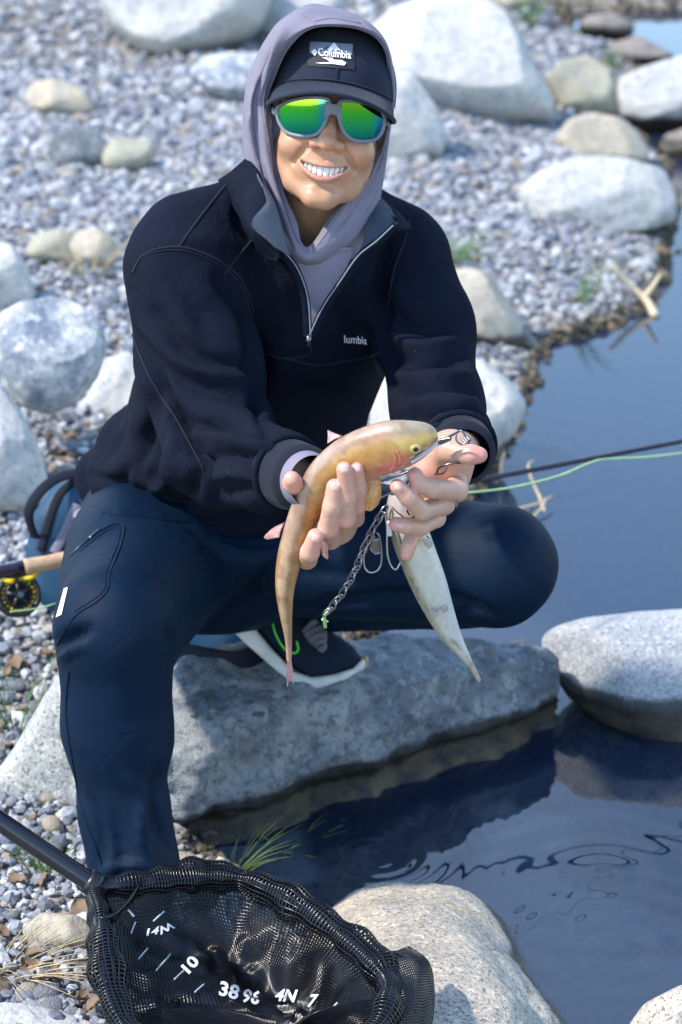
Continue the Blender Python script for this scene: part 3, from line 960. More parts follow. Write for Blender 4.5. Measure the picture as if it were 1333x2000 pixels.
# torso frame
SR, SL = Y(345, 505, 3.04), Y(785, 490, 3.19)
PEL, NECK = Y(430, 1040, 3.32), Y(605, 440, 3.13)
tu = nrm(NECK - PEL)
tl = SL - SR; tl = nrm(tl - tu * (tl @ tu))
tf = np.cross(tu, tl)                      # towards the back or front
if tf @ FW > 0: tf = -tf
TR = np.stack([tl, tf, tu])
R_sh, R_mid, R_el, R_wr = Y(358, 525, 3.03), Y(392, 710, 2.98), Y(432, 885, 2.89), Y(572, 928, 2.72)
L_sh, L_mid, L_el, L_wr = Y(785, 510, 3.17), Y(825, 640, 3.09), Y(857, 805, 2.97), Y(898, 878, 2.82)
hem_n, hem_c = nrm(-tu + .25 * tl * 0), Y(430, 1000, 3.2)
def f_jacket(P):
    d = ell(P, Y(555, 600, 3.17), (.185, .12, .20), TR)
    d = smin(d, ell(P, Y(490, 800, 3.24), (.180, .125, .22), TR), .06)
    d = smin(d, ell(P, Y(405, 930, 3.31), (.178, .15, .13), TR), .05)
    d = smin(d, rcone(P, Y(370, 490, 3.06), Y(545, 420, 3.16), .075, .06), .04)
    d = smin(d, rcone(P, Y(775, 495, 3.2), Y(650, 420, 3.18), .066, .055), .04)
    d = smin(d, rcone(P, Y(230, 940, 3.38), Y(420, 985, 3.28), .065, .07), .04)
    ar = chain(P, [(R_sh, .078), (R_mid, .077), (R_el, .066), (R_wr - nrm(R_wr - R_el) * .045, .055)], .03)
    al = chain(P, [(L_sh, .068), (L_mid, .062), (L_el, .056), (L_wr - nrm(L_wr - L_el) * .042, .054)], .03)
    d = smin(d, ar, .022)
    d = smin(d, al, .02)
    d = smax(d, -ell(P, Y(612, 425, 3.02), (.075, .085, .075)), .02)        # neck opening
    return d
V, F = surfnet(f_jacket, (-.42, 2.62, .28), (.30, 3.55, 1.08), .0068)
q = pix(V)
V = V + vnormals(V, F) * (.0045 * fbm(V * (1, 1, .6), 11, 3, 2) + .0025 * np.sin(q[:, 1] / 14 + 3 * fbm(V, 9, 2, 5)) * sstep(720, 900, q[:, 1]) * (q[:, 0] < 560))[:, None]
V = strokes(V, F, [
    # right sleeve
    ([(300, 610), (380, 690), (470, 710), (515, 715)], 11, -0.0160), ([(285, 690), (360, 745), (450, 770), (515, 790)], 12, -0.0160),
    ([(280, 640), (370, 715), (480, 740)], 10, 0.0120), ([(330, 800), (400, 830), (480, 830), (530, 850)], 12, -0.0200), ([(360, 845), (440, 860), (540, 880)], 11, 0.0180),
    ([(385, 900), (450, 890), (540, 905)], 9, -0.0160), ([(400, 940), (460, 925), (530, 940)], 9, 0.0140), ([(420, 975), (480, 955), (530, 965)], 8, -0.0120),
    ([(250, 640), (290, 720), (350, 830), (400, 930), (430, 985)], 13, -0.0320), ([(430, 545), (485, 620), (500, 720), (515, 800)], 12, -0.0280),
    ([(300, 520), (350, 600), (380, 680)], 18, 0.0100), ([(500, 620), (520, 730), (515, 820), (580, 870)], 10, -0.0240),
    # left sleeve
    ([(770, 560), (800, 600), (860, 600)], 13, 0.0140), ([(760, 600), (810, 640), (880, 640)], 10, -0.0160), ([(755, 650), (820, 680), (895, 665)], 12, 0.0160),
    ([(770, 700), (830, 715), (905, 700)], 10, -0.0200), ([(775, 735), (840, 745), (915, 735)], 11, 0.0180), ([(785, 775), (850, 765), (925, 765)], 9, -0.0200),
    ([(790, 800), (850, 790), (930, 790)], 10, 0.0180), ([(800, 825), (860, 812), (935, 815)], 8, -0.0180), ([(830, 840), (880, 832), (935, 840)], 9, 0.0160), ([(860, 862), (900, 852), (935, 865)], 8, -0.0140),
    ([(760, 470), (745, 560), (748, 660), (765, 760)], 11, -0.0320),
    # body
    ([(540, 560), (560, 640), (555, 720)], 16, 0.0120), ([(660, 590), (690, 640), (735, 660)], 14, -0.0100), ([(520, 830), (580, 780), (660, 770)], 18, -0.0120),
    ([(240, 740), (230, 830), (200, 900)], 14, -0.0200), ([(300, 760), (290, 850), (250, 930), (190, 980)], 14, -0.0200), ([(340, 860), (330, 930), (280, 980)], 12, 0.0180),
    ([(180, 930), (260, 960), (360, 990)], 12, -0.0200), ([(270, 880), (250, 940), (200, 975)], 11, 0.0160), ([(380, 930), (370, 975), (340, 1005)], 10, -0.0160),
    ([(300, 480), (400, 470), (480, 500)], 20, 0.0080), ([(480, 340), (470, 420), (500, 470)], 12, -0.0200)])
V = lapl(V, F, 1, .3)
jacket = obj('fleece_sweatshirt', V, F, M_jacket, person)
JT = bvh(V, F)
JV = V
def seam(path, r=.0016, off=.0006, n=70, mat=None, parent=None, name='seam'):
    p = onsurf(JT, path, off, n)
    if len(p) > 3:
        p = lapl_path(p)
        return obj(name, *tube(p, r, 6), mat or M_rib, parent or jacket)
def lapl_path(p, it=3):
    for _ in range(it):
        p = p.copy()
        p[1:-1] = .5 * p[1:-1] + .25 * (p[:-2] + p[2:])
    return p
seam([(262, 530), (285, 495), (350, 482), (420, 505), (470, 545), (495, 610)])
seam([(257, 536), (281, 500), (350, 488), (418, 511), (466, 551), (490, 614)], .001)
seam([(350, 482), (395, 420), (440, 365), (475, 335)])
seam([(437, 540), (465, 500), (500, 462)])
seam([(800, 430), (790, 470), (770, 530), (760, 600)])
seam([(560, 700), (620, 712), (690, 702), (745, 690)])
seam([(600, 660), (605, 690), (560, 700), (520, 690)])
seam([(255, 640), (290, 730), (345, 820), (400, 920)], .0012)
# ribbed cuff of the near sleeve
def cuff(a, b, ra, rb, name='cuff'):
    ax = nrm(b - a)
    n0 = nrm(np.cross(ax, UP)); b0 = np.cross(ax, n0)
    nu, nv = 110, 9
    V = []
    for i in range(nu):
        t = 2 * np.pi * i / nu
        for j in range(nv):
            s = j / (nv - 1)
            rr = (ra + (rb - ra) * s) * (1 + .025 * np.sin(t * 55 / 1) * np.sign(np.sin(s * np.pi) + .01)) - (.008 if j == nv - 1 else 0)
            V.append(a + (b - a) * min(s, .97) + rr * (n0 * np.cos(t) + b0 * np.sin(t)))
    return obj(name, np.array(V), gridf(nu, nv, True), M_rib, jacket)
cuff(R_wr - nrm(R_wr - R_el) * .025, R_wr + nrm(R_wr - R_el) * .036, .044, .0405)
cuff(L_wr - nrm(L_wr - L_el) * .025, L_wr + nrm(L_wr - L_el) * .024, .045, .042)

for w_, e_, off_ in ((R_wr, R_el, -.010), (L_wr, L_el, -.008)):
    a_ = nrm(w_ - e_); n_ = nrm(np.cross(a_, UP)); b_ = np.cross(a_, n_)
    t_ = np.linspace(0, 2 * np.pi, 60, endpoint=False)
    obj('cuff_seam', *tube(w_ + a_ * off_ + .0455 * (np.outer(np.cos(t_), n_) + np.outer(np.sin(t_), b_)), .0045, 8, closed=True), M_jacket, jacket)

# ---- trousers
RH, RK, RS, RA = Y(300, 1060, 3.28), Y(228, 1222, 2.875), Y(232, 1430, 2.87), Y(262, 1690, 2.82)
LH, LK, LA = Y(545, 1055, 3.30), Y(972, 1105, 3.08), Y(578, 1183, 3.42)
def f_pants(P):
    d = ell(P, Y(420, 1050, 3.36), (.190, .15, .14), TR)
    d = smin(d, rcone(P, RH, RK, .118, .084), .05)
    d = smin(d, rcone(P, Y(390, 1050, 3.27), Y(258, 1212, 2.93), .08, .062), .04)
    d = smin(d, ell(P, Y(222, 1100, 3.1), (.045, .14, .08)), .05)
    sh = chain(P, [(RK, .080), (RS, .0675), (Y(243, 1590, 2.845), .0570), (RA, .054), (Y(262, 1735, 2.815), .054)], .03)
    d = smin(d, sh, .012)
    lt = rcone(P, LH, LK, .112, .083)
    ls = rcone(P, Y(965, 1130, 3.10), LA, .068, .044)
    d = smin(d, smin(lt, ls, .012), .035)
    d = smin(d, ell(P, Y(440, 1065, 3.22), (.09, .08, .04)), .05)
    return d
V, F = surfnet(f_pants, (-.46, 2.72, .06), (.36, 3.6, .66), .0075)
V = V + vnormals(V, F) * (.0035 * fbm(V, 8, 3, 8))[:, None]
fan = []
for k in range(9):                       # stretch creases running from the crotch to the knee
    fan.append(([(360 + k * 16, 1020 + k * 12), (400 + k * 12, 1060 + k * 12), (345 + k * 14, 1140 + k * 10)], 5.5, -.0060))
V = strokes(V, F, [
    ([(345, 1290), (420, 1230), (500, 1150), (545, 1100)], 11, -0.0180), ([(330, 1010), (450, 1040), (560, 1040)], 7, -0.0075), ([(250, 1000), (400, 1015), (520, 1015)], 6, -0.0060),
    ([(330, 1030), (470, 1060), (560, 1062)], 6, -0.0060), ([(360, 1055), (470, 1085), (545, 1085)], 6, -0.0060), ([(390, 1090), (480, 1110), (535, 1108)], 6, -0.0053),
    ([(110, 1265), (135, 1245), (170, 1232)], 12, -0.0195), ([(118, 1290), (140, 1268), (165, 1260)], 8, 0.0090), ([(330, 1230), (345, 1265), (330, 1300)], 9, -0.0135),
    ([(250, 1520), (280, 1560), (275, 1640), (300, 1700)], 12, 0.0105), ([(310, 1500), (300, 1580), (330, 1660)], 10, -0.0120), ([(180, 1560), (200, 1640), (190, 1700)], 9, -0.0090),
    ([(225, 1600), (240, 1680), (220, 1740)], 12, -0.0090), ([(200, 1700), (260, 1690), (330, 1705)], 8, 0.0090),
    ([(640, 1180), (760, 1165), (880, 1170), (960, 1200)], 12, -0.0150), ([(700, 1060), (800, 1090), (900, 1150)], 26, 0.0045), ([(880, 1210), (920, 1190), (960, 1200)], 7, -0.0105),
    ([(560, 1120), (640, 1120), (720, 1140)], 14, -0.0075)] + fan)
pants = obj('trousers', V, F, M_pants, person)
PT = bvh(V, F)
def pseam(path, r=.0011, name='seam', mat=None, n=70):
    p = onsurf(PT, path, .0004, n)
    if len(p) > 3: return obj(name, *tube(lapl_path(p), r, 6), mat or M_pants, pants)
pseam([(150, 1075), (200, 1035), (240, 1022), (238, 1060), (215, 1120), (212, 1150), (190, 1175), (150, 1200), (125, 1235), (112, 1260)], .0015)
pseam([(156, 1078), (204, 1040), (232, 1030), (231, 1060), (208, 1118), (206, 1148), (186, 1169), (146, 1194)], .0008)
pseam([(135, 1310), (130, 1400), (145, 1500), (160, 1580), (190, 1660), (205, 1720)], .0013)
pseam([(200, 1000), (320, 1016), (440, 1024), (540, 1026)], .0011)
pseam([(140, 1085), (165, 1060), (188, 1040)], .0022, 'pocket_zip', M_black, 20)
pseam([(176, 1052), (184, 1045), (196, 1035)], .0030, 'zip_pull', M_dsteel, 8)
def decal(tree, poly, mat, parent, name, off=.0012, n=9):          # flat print following the cloth
    a, b, c, d = [np.array(p, float) for p in poly]
    V, ok = [], True
    for i in range(n):
        for j in range(n):
            u, v = i / (n - 1), j / (n - 1)
            p = a * (1 - u) * (1 - v) + b * u * (1 - v) + c * u * v + d * (1 - u) * v
            l, nn = hit(tree, *p)
            if l is None: return None
            nn = nn if nn @ FW < 0 else -nn
            V.append(l + nn * off)
    V = np.array(V)
    F = np.array(gridf(n, n))
    if (vnormals(V, F) @ FW).mean() > 0: F = F[:, ::-1]
    return obj(name, V, F, mat, parent)
decal(PT, [(127, 1150), (134, 1148), (122, 1200), (111, 1206)], M_white, pants, 'logo_tab')
def words(tree, s, org, ux, uy, mat, parent, name, off=.0015, bold=.012):   # lettering laid on a surface: org = lower left, ux and uy = pixel spans
    Q, Fq, asp = text_mesh(s, bold)
    V = []
    for u, v in Q:
        p = np.array(org) + u * np.array(ux) + v * np.array(uy)
        l, nn = hit(tree, *p)
        if l is None: return None
        nn = nn if nn @ FW < 0 else -nn
        V.append(l + nn * off)
    V = np.array(V)
    N = vnormals(V, [f[:3] for f in Fq])
    if (N @ FW).mean() > 0: Fq = [f[::-1] for f in Fq]
    return obj(name, V, Fq, mat, parent, smooth=False)
words(JT, 'lumbia', (672, 669), (46, 3), (-1, -15), M_white, jacket, 'chest_lettering')

# ---- head frame: x right, y back, z up
EYE = Y(646, 231, 2.985)
hf = nrm(EYE - CAMP)
roll = math.radians(8)
hx0 = nrm(RT - hf * (RT @ hf)); hz0 = np.cross(hx0, hf)
hx = math.cos(roll) * hx0 - math.sin(roll) * hz0
hz = math.cos(roll) * hz0 + math.sin(roll) * hx0
pit = math.radians(-3)
hy = math.cos(pit) * hf + math.sin(pit) * hz
hz = np.cross(hx, hy)
HM = np.stack([hx, hy, hz])
def H(L): return EYE + np.asarray(L, float) @ HM
def toH(P): return (P - EYE) @ HM.T
def sy(P, f):                            # both sides of the face
    Q = P.copy(); Q[:, 0] = np.abs(Q[:, 0])
    return f(Q)
NB = toH(Y(605, 480, 3.12)[None])[0]
def lipy(x): return -.0035 + .0155 * (x / .031) ** 2
def z_up(x): return -.0615 + .0060 * (x / .031) ** 2
def z_lo(x): return -.0728 + .0165 * (x / .031) ** 2
def f_lips(P):
    xs = np.linspace(-.0315, .0315, 13)
    d = None
    for a, b in zip(xs[:-1], xs[1:]):
        ka, kb = 1 - (a / .034) ** 2, 1 - (b / .034) ** 2
        for zf, dz, r, dy in ((z_up, .0020, .0022, .0006), (z_lo, -.0032, .0036, -.0004)):
            e = rcone(P, (a, lipy(a) + dy, zf(a) + dz * ka), (b, lipy(b) + dy, zf(b) + dz * kb), .0016 + r * max(ka, 0) * .75, .0016 + r * max(kb, 0) * .75)
            d = e if d is None else smin(d, e, .0015)
    return d
def f_head(L):
    d = ell(L, (0, .088, .025), (.069, .088, .080))
    d = smin(d, ell(L, (0, .060, -.036), (.060, .062, .070)), .02)
    d = smin(d, sy(L, lambda Q: chain(Q, [((.052, .075, -.040), .014), ((.033, .040, -.082), .013), ((.009, .016, -.0985), .0135)], .01)), .018)
    d = smin(d, ell(L, (0, .012, -.099), (.020, .014, .0135)), .010)
    d = smin(d, sy(L, lambda Q: ell(Q, (.039, .026, -.036), (.022, .024, .020))), .014)
    d = smin(d, ell(L, (0, .020, -.061), (.036, .0235, .022)), .012)
    d = smin(d, sy(L, lambda Q: ell(Q, (.034, .024, .016), (.030, .02, .010))), .012)     # brow
    d = smax(d, -sy(L, lambda Q: ell(Q, (.033, -.004, .001), (.017, .012, .011))), .010)  # eye sockets
    nose = chain(L, [((0, .004, .006), .0085), ((0, -.006, -.016), .0085), ((0, -.0155, -.0310), .0112)], .008)
    nose = smin(nose, sy(L, lambda Q: ell(Q, (.0150, -.0040, -.0335), (.0082, .0105, .0075))), .009)
    d = smin(d, nose, .007)
    d = smax(d, -sy(L, lambda Q: ell(Q, (.0080, -.0110, -.0415), (.0050, .0065, .0036))), .003)   # nostrils
    d = smax(d, -sy(L, lambda Q: chain(Q, [((.021, -.001, -.035), .002), ((.031, .006, -.046), .0028), ((.0385, .0155, -.060), .0026)], .002)), .006)
    d = smax(d, -ell(L, (0, -.0065, -.0495), (.0028, .004, .006)), .003)                   # philtrum
    d = smax(d, -ell(L, (0, -.006, -.0875), (.014, .006, .004)), .005)
    d = smin(d, f_lips(L), .003)
    x = np.clip(L[:, 0], -.04, .04)
    cut = np.maximum.reduce([L[:, 2] - z_up(x), z_lo(x) - L[:, 2], np.abs(L[:, 0]) - .031, L[:, 1] - .03])
    d = smax(d, -cut, .0022)
    d = smin(d, rcone(L, (0, .105, -.07), NB, .048, .053), .014)
    return d
Vh, Fh = surfnet(f_head, (-.082, -.036, -.20), (.082, .16, .07), .0023)
x, y, z = Vh.T
skin = np.tile([.46, .255, .150], (len(Vh), 1))
def blend(c, w, t): return c * (1 - w[:, None]) + np.array(t) * w[:, None]
skin = blend(skin, .35 * np.exp(-((np.abs(x) - .038) ** 2 + (z + .035) ** 2) / .018 ** 2), (.56, .24, .14))
skin = blend(skin, .40 * np.exp(-(x ** 2 + (z + .032) ** 2) / .016 ** 2), (.54, .24, .15))
skin = blend(skin, .30 * np.exp(-((x / .022) ** 2 + ((z + .085) / .010) ** 2)) * (y < .03), (.22, .14, .10))       # shaved chin
skin = blend(skin, .18 * np.exp(-((x / .025) ** 2 + ((z + .051) / .006) ** 2)) * (y < .03), (.25, .16, .12))
lw = sstep(.0022, -.0004, f_lips(Vh)) * (np.abs(x) < .034)
up_ = z > z_up(np.clip(x, -.031, .031)) - .001
skin = blend(skin, lw * np.where(up_, .45, .75), (.50, .20, .18))
skin = skin * (1 + .10 * fbm(Vh, 120, 3, 4) + .06 * fbm(Vh, 400, 2, 6))[:, None]
inner = (y > lipy(np.clip(x, -.031, .031)) + .004) & (z < z_up(np.clip(x, -.031, .031)) + .001) & (z > z_lo(np.clip(x, -.031, .031)) - .001) & (np.abs(x) < .031) & (y < .04)
skin[inner] = (.10, .02, .02)
HV = H(Vh)

# ---- hands, posed finger by finger
def finger(P, pts, k=.006): return chain(P, pts, k)
def f_rhand(P):
    d = rcone(P, R_wr, Y(612, 945, 2.735), .026, .027)
    d = smin(d, ell(P, Y(640, 985, 2.738), (.040, .020, .045)), .02)
    d = smin(d, rcone(P, Y(612, 960, 2.735), Y(660, 1030, 2.735), .024, .020), .02)
    d = smin(d, finger(P, [(Y(606, 965, 2.735), .016), (Y(584, 960, 2.700), .0125), (Y(572, 944, 2.668), .0112), (Y(571, 936, 2.660), .0098)]), .010)           # thumb
    for pts in RF: d = smin(d, finger(P, pts, .004), .0022)
    return d
RF = [[(Y(612, 1045, 2.73), .0125), (Y(600, 1092, 2.700), .0120), (Y(606, 1078, 2.652), .0112), (Y(617, 1048, 2.642), .0100)],
      [(Y(640, 1030, 2.735), .0130), (Y(646, 1052, 2.700), .0128), (Y(642, 1030, 2.652), .0122), (Y(649, 990, 2.640), .0112), (Y(654, 951, 2.640), .0098)],
      [(Y(664, 1025, 2.735), .0125), (Y(672, 1036, 2.700), .0122), (Y(676, 1012, 2.655), .0115), (Y(680, 970, 2.644), .0106), (Y(673, 917, 2.636), .0094)],
      [(Y(682, 1005, 2.735), .0115), (Y(694, 1012, 2.700), .0108), (Y(698, 988, 2.668), .0100), (Y(702, 955, 2.656), .0092), (Y(698, 916, 2.646), .0080)]]
LF = [[(Y(890, 935, 2.745), .0135), (Y(893, 958, 2.715), .0132), (Y(846, 955, 2.672), .0112), (Y(818, 945, 2.664), .0102), (Y(811, 928, 2.664), .0094)],      # index
      [(Y(874, 962, 2.742), .0130), (Y(868, 985, 2.712), .0125), (Y(826, 998, 2.668), .0112), (Y(798, 972, 2.655), .0103), (Y(777, 950, 2.652), .0092)],
      [(Y(858, 982, 2.742), .0120), (Y(852, 1012, 2.716), .0113), (Y(822, 1030, 2.690), .0103), (Y(795, 1027, 2.676), .0098), (Y(774, 1024, 2.672), .0088)],
      [(Y(838, 992, 2.74), .0110), (Y(822, 1012, 2.722), .0102), (Y(806, 1048, 2.700), .0092), (Y(799, 1066, 2.690), .0088), (Y(795, 1083, 2.686), .0080)]]
def f_lhand(P):
    d = rcone(P, L_wr, Y(884, 885, 2.755), .026, .026)
    d = smin(d, ell(P, Y(862, 925, 2.752), (.036, .021, .042)), .02)
    d = smin(d, rcone(P, Y(880, 880, 2.750), Y(838, 920, 2.742), .022, .016), .014)
    d = smin(d, finger(P, [(Y(862, 890, 2.745), .017), (Y(880, 880, 2.715), .0155), (Y(905, 886, 2.700), .0108), (Y(922, 888, 2.695), .0108), (Y(937, 889, 2.694), .0096)]), .008)
    for pts in LF: d = smin(d, finger(P, pts, .004), .0022)
    return d
def hbox(fs, extra):
    a = np.array([p for f in fs for p, r in f] + extra)
    return a.min(0) - .03, a.max(0) + .03
Vr, Fr = surfnet(f_rhand, *hbox(RF, [R_wr, Y(570, 936, 2.655)]), .0019)
Vl, Fl = surfnet(f_lhand, *hbox(LF, [L_wr, Y(940, 889, 2.69)]), .0019)
def hand_col(V, tips, pads):
    c = np.tile([.52, .32, .235], (len(V), 1))
    for t in tips: c = blend(c, .62 * np.exp(-(np.linalg.norm(V - t, axis=1) / .013) ** 2), (.62, .24, .205))
    for t in pads: c = blend(c, .45 * np.exp(-(np.linalg.norm(V - t, axis=1) / .022) ** 2), (.62, .30, .24))
    return c
tipsR = [f[-1][0] for f in RF] + [Y(571, 936, 2.66)]
tipsL = [f[-1][0] for f in LF] + [Y(930, 888, 2.688), Y(942, 889, 2.688)]
cr = hand_col(Vr, tipsR, [f[2][0] for f in RF])
cl = hand_col(Vl, tipsL, [Y(850, 900, 2.74), Y(866, 925, 2.73)])
# knuckle creases on the fingers
def creases(V, F, fs, seg):
    N = vnormals(V, F)
    D = np.zeros(len(V))
    for f in fs:
        for k in seg:
            if k + 1 >= len(f): continue
            a, b, c = f[k - 1][0], f[k][0], f[k + 1][0]
            t = nrm(nrm(b - a) + nrm(c - b))
            for o in (-.0028, .0005, .0034):
                D -= .0007 * np.exp(-(((V - b) @ t - o) / .0009) ** 2) * (np.linalg.norm(V - b, axis=1) < .017)
    return V + N * D[:, None]
Vr = creases(Vr, Fr, RF, (3,))
Vl = creases(Vl, Fl, LF, (2, 3))
# inner body, carried through the clothes so that head, trunk, arms and hands are one figure
def f_inner(P):
    d = ell(P, Y(548, 620, 3.2), (.14, .085, .19), TR)
    d = smin(d, ell(P, Y(470, 880, 3.30), (.13, .09, .2), TR), .05)
    d = smin(d, chain(P, [(R_sh, .035), (R_mid, .03), (R_el, .027), (R_wr, .022)], .02), .03)
    d = smin(d, chain(P, [(L_sh, .035), (L_mid, .03), (L_el, .026), (L_wr, .022)], .02), .03)
    d = smin(d, rcone(P, Y(560, 560, 3.19), Y(605, 470, 3.13), .07, .052), .04)
    d = smin(d, chain(P, [(RH, .075), (RK, .052), (RS, .045), (RA, .035)], .02), .03)
    d = smin(d, chain(P, [(LH, .075), (LK, .052), (LA, .036)], .01), .03)
    return d
Vi, Fi = surfnet(f_inner, (-.40, 2.66, .10), (.32, 3.5, 1.05), .014, 1)
mb = MB()
for a, b in ((HV, Fh), (Vr, Fr), (Vl, Fl), (Vi, Fi)): mb.add(a, b)
Vb, Fb = mb.out()
ci = np.tile([.46, .265, .185], (len(Vi), 1))
body = obj('body', Vb, Fb, M_skin, person, col=np.vstack([skin, cr, cl, ci]))
# nails
M_nail = plain('fingernail', (.62, .36, .32), .25, var=.06)
RT_ = bvh(Vr, Fr); LT_ = bvh(Vl, Fl)
def nail(tree, c, d, w, l):
    c, d = np.array(c, float), nrm(np.array(d, float))
    n = np.array([-d[1], d[0]])
    rows = []
    for i in range(7):
        u = i / 6 * 2 - 1
        row = []
        for j in range(7):
            v = j / 6 * 2 - 1
            uu = u * np.sqrt(1 - .35 * v * v) ; vv = v * np.sqrt(1 - .35 * u * u)
            h_, nn = hit(tree, *(c + d * l * uu + n * w * vv))
            if h_ is None: return
            nn = nn if nn @ FW < 0 else -nn
            row.append(h_ + nn * (.0009 if max(abs(u), abs(v)) < .99 else .0001))
        rows.append(row)
    V = np.array(rows).reshape(-1, 3)
    F = np.array(gridf(7, 7))
    if (vnormals(V, F) @ FW).mean() > 0: F = F[:, ::-1]
    obj('fingernail', V, F, M_nail, body)
for c, d, w, l in (((656, 951), (.1, -1), 9, 10), ((674, 915), (-.1, -1), 9, 10), ((699, 914), (-.1, -1), 7, 9), ((618, 1052), (.35, -1), 8, 8)): nail(RT_, c, d, w, l)
for c, d, w, l in (((779, 953), (-.7, -.7), 7, 8), ((783, 1027), (-1, 0), 6, 7)): nail(LT_, c, d, w, l)
# teeth
mb = MB()
xs, wd = 0, []
tw = [.0043, .0037, .0037, .0034, .0030]
pos = []
acc = 0
for w in tw:
    pos.append((acc + w, w)); acc += 2 * w
for sgn in (-1, 1):
    for k, (px_, w) in enumerate(pos):
        xc = sgn * px_ * .84
        w2 = w * .90
        U, Fu = ico(2)
        U = np.sign(U) * np.abs(U) ** .5
        yy = lipy(xc) + .0050 + .002 * (k == 0) * 0
        zc = z_up(xc) - .0030
        hgt = (.0103, .0095, .0098, .0085, .007)[k]
        ang = math.atan2(2 * .0155 * xc / .031 ** 2, 1)
        ca, sa = math.cos(ang), math.sin(ang)
        X, Y_, Z_ = U[:, 0] * w2, U[:, 1] * .0028, U[:, 2] * hgt
        mb.add(H(np.stack([xc + X * ca - Y_ * sa, yy + X * sa + Y_ * ca, zc + Z_ * (1 - .0 * X)], 1)), Fu)
mb.obj('teeth', M_tooth, body)

# ---- hooded shirt: hood round the head, front panel inside the open collar
hood_rows = [
    # opening edge, from the top, clockwise in the picture
    [(650, 52, 3.00), (705, 60, 3.005), (745, 88, 3.02), (760, 140, 3.04), (763, 200, 3.05), (748, 250, 3.045), (728, 305, 3.04), (690, 368, 3.02), (648, 420, 3.005), (600, 482, 2.985),
     (580, 430, 3.0), (558, 378, 3.015), (540, 310, 3.03), (531, 240, 3.035), (522, 200, 3.04), (538, 150, 3.03), (565, 95, 3.01), (600, 62, 3.0)],
    [(648, 44, 2.995), (710, 52, 3.0), (752, 82, 3.015), (766, 138, 3.035), (768, 200, 3.04), (754, 258, 3.03), (736, 318, 3.02), (704, 385, 3.0), (664, 445, 2.985), (602, 500, 2.975),
     (566, 448, 2.985), (542, 385, 3.0), (522, 315, 3.02), (510, 245, 3.025), (505, 198, 3.03), (522, 140, 3.02), (555, 82, 3.0), (598, 52, 2.995)],
    [(640, 22, 3.03), (708, 38, 3.04), (752, 76, 3.05), (769, 138, 3.06), (770, 205, 3.06), (757, 270, 3.05), (742, 335, 3.045), (716, 410, 3.02), (680, 475, 2.995), (604, 514, 2.982),
     (552, 470, 2.985), (524, 400, 3.0), (502, 330, 3.02), (488, 255, 3.03), (487, 195, 3.035), (504, 128, 3.03), (540, 65, 3.02), (590, 28, 3.02)],
    [(632, 12, 3.09), (700, 30, 3.10), (744, 74, 3.11), (764, 138, 3.12), (766, 205, 3.12), (757, 275, 3.11), (746, 345, 3.10), (735, 420, 3.08), (700, 500, 3.03), (606, 522, 3.01),
     (536, 490, 3.02), (505, 410, 3.05), (488, 338, 3.07), (475, 262, 3.09), (477, 190, 3.10), (497, 118, 3.10), (538, 52, 3.09), (585, 18, 3.09)],
    [(630, 20, 3.17), (690, 40, 3.18), (730, 90, 3.19), (748, 145, 3.2), (750, 210, 3.2), (742, 280, 3.19), (735, 350, 3.18), (720, 430, 3.15), (690, 480, 3.12), (608, 500, 3.08),
     (540, 480, 3.12), (510, 410, 3.15), (495, 340, 3.17), (486, 262, 3.18), (492, 190, 3.19), (512, 125, 3.19), (548, 65, 3.18), (588, 28, 3.17)],
    [(630, 120, 3.245), (660, 130, 3.245), (680, 150, 3.245), (690, 180, 3.25), (690, 220, 3.25), (690, 270, 3.25), (680, 320, 3.24), (670, 370, 3.22), (650, 400, 3.2), (610, 430, 3.2),
     (570, 400, 3.2), (555, 360, 3.22), (548, 310, 3.24), (545, 260, 3.25), (550, 215, 3.25), (560, 180, 3.25), (580, 150, 3.245), (605, 130, 3.245)]]
Vs, Fs, V0, F0 = sheet(hood_rows, 150, 46, .0022, True)
k = len(V0)
q = pix(Vs)
cy = (q[:, 0] - 640) / 130
# drape folds running with the edge on the sides
dist = np.tile(np.repeat(np.arange(150), 46) * 0 + np.tile(np.arange(46), 150), 2)
ripple = .0018 * np.sin(dist * .85 + 1.6 * fbm(Vs, 7, 2, 4)) * sstep(120, 330, q[:, 1]) * sstep(440, 380, q[:, 1]) * sstep(2, 7, dist) + .0012 * fbm(Vs, 25, 3, 6)
Nn = np.vstack([vnormals(V0, F0)] * 2)
Vs = Vs + Nn * ripple[:, None]
def fold_sheet(Vall, F0, L):
    n = len(Vall) // 2
    F0 = np.asarray(F0)
    if (vnormals(Vall[:n], F0)[np.tile(np.arange(46), 150) < 14] @ FW).mean() > 0: F0 = F0[:, ::-1]
    d = strokes(Vall[:n], F0, L) - Vall[:n]
    return np.vstack([Vall[:n] + d, Vall[n:] + d])
Vs = fold_sheet(Vs, F0, [
    ([(500, 200), (498, 270), (512, 340), (540, 420), (566, 480)], 7, -0.0120), ([(516, 215), (520, 300), (536, 370), (566, 446)], 6, 0.0080), ([(488, 230), (490, 300), (505, 360), (530, 430)], 7, 0.0090),
    ([(528, 250), (534, 330), (556, 400), (585, 470)], 5, -0.0080), ([(540, 70), (512, 130), (502, 200)], 9, -0.0090), ([(560, 60), (530, 110), (515, 165)], 7, 0.0060), ([(600, 25), (560, 50), (525, 100)], 8, 0.0060),
    ([(752, 230), (735, 320), (700, 400), (655, 460)], 7, -0.0100), ([(758, 270), (742, 350), (715, 420), (680, 475)], 7, 0.0090), ([(735, 290), (705, 365), (660, 425), (620, 480)], 6, 0.0070)])
hoodie = obj('hooded_shirt', Vs, Fs, M_hoodie, person)
HT = bvh(Vs, Fs)
def hseam(path, r=.0009):
    p = onsurf(HT, path, .0003, 60)
    if len(p) > 3: obj('seam', *tube(lapl_path(p), r, 6), M_hoodie, hoodie)
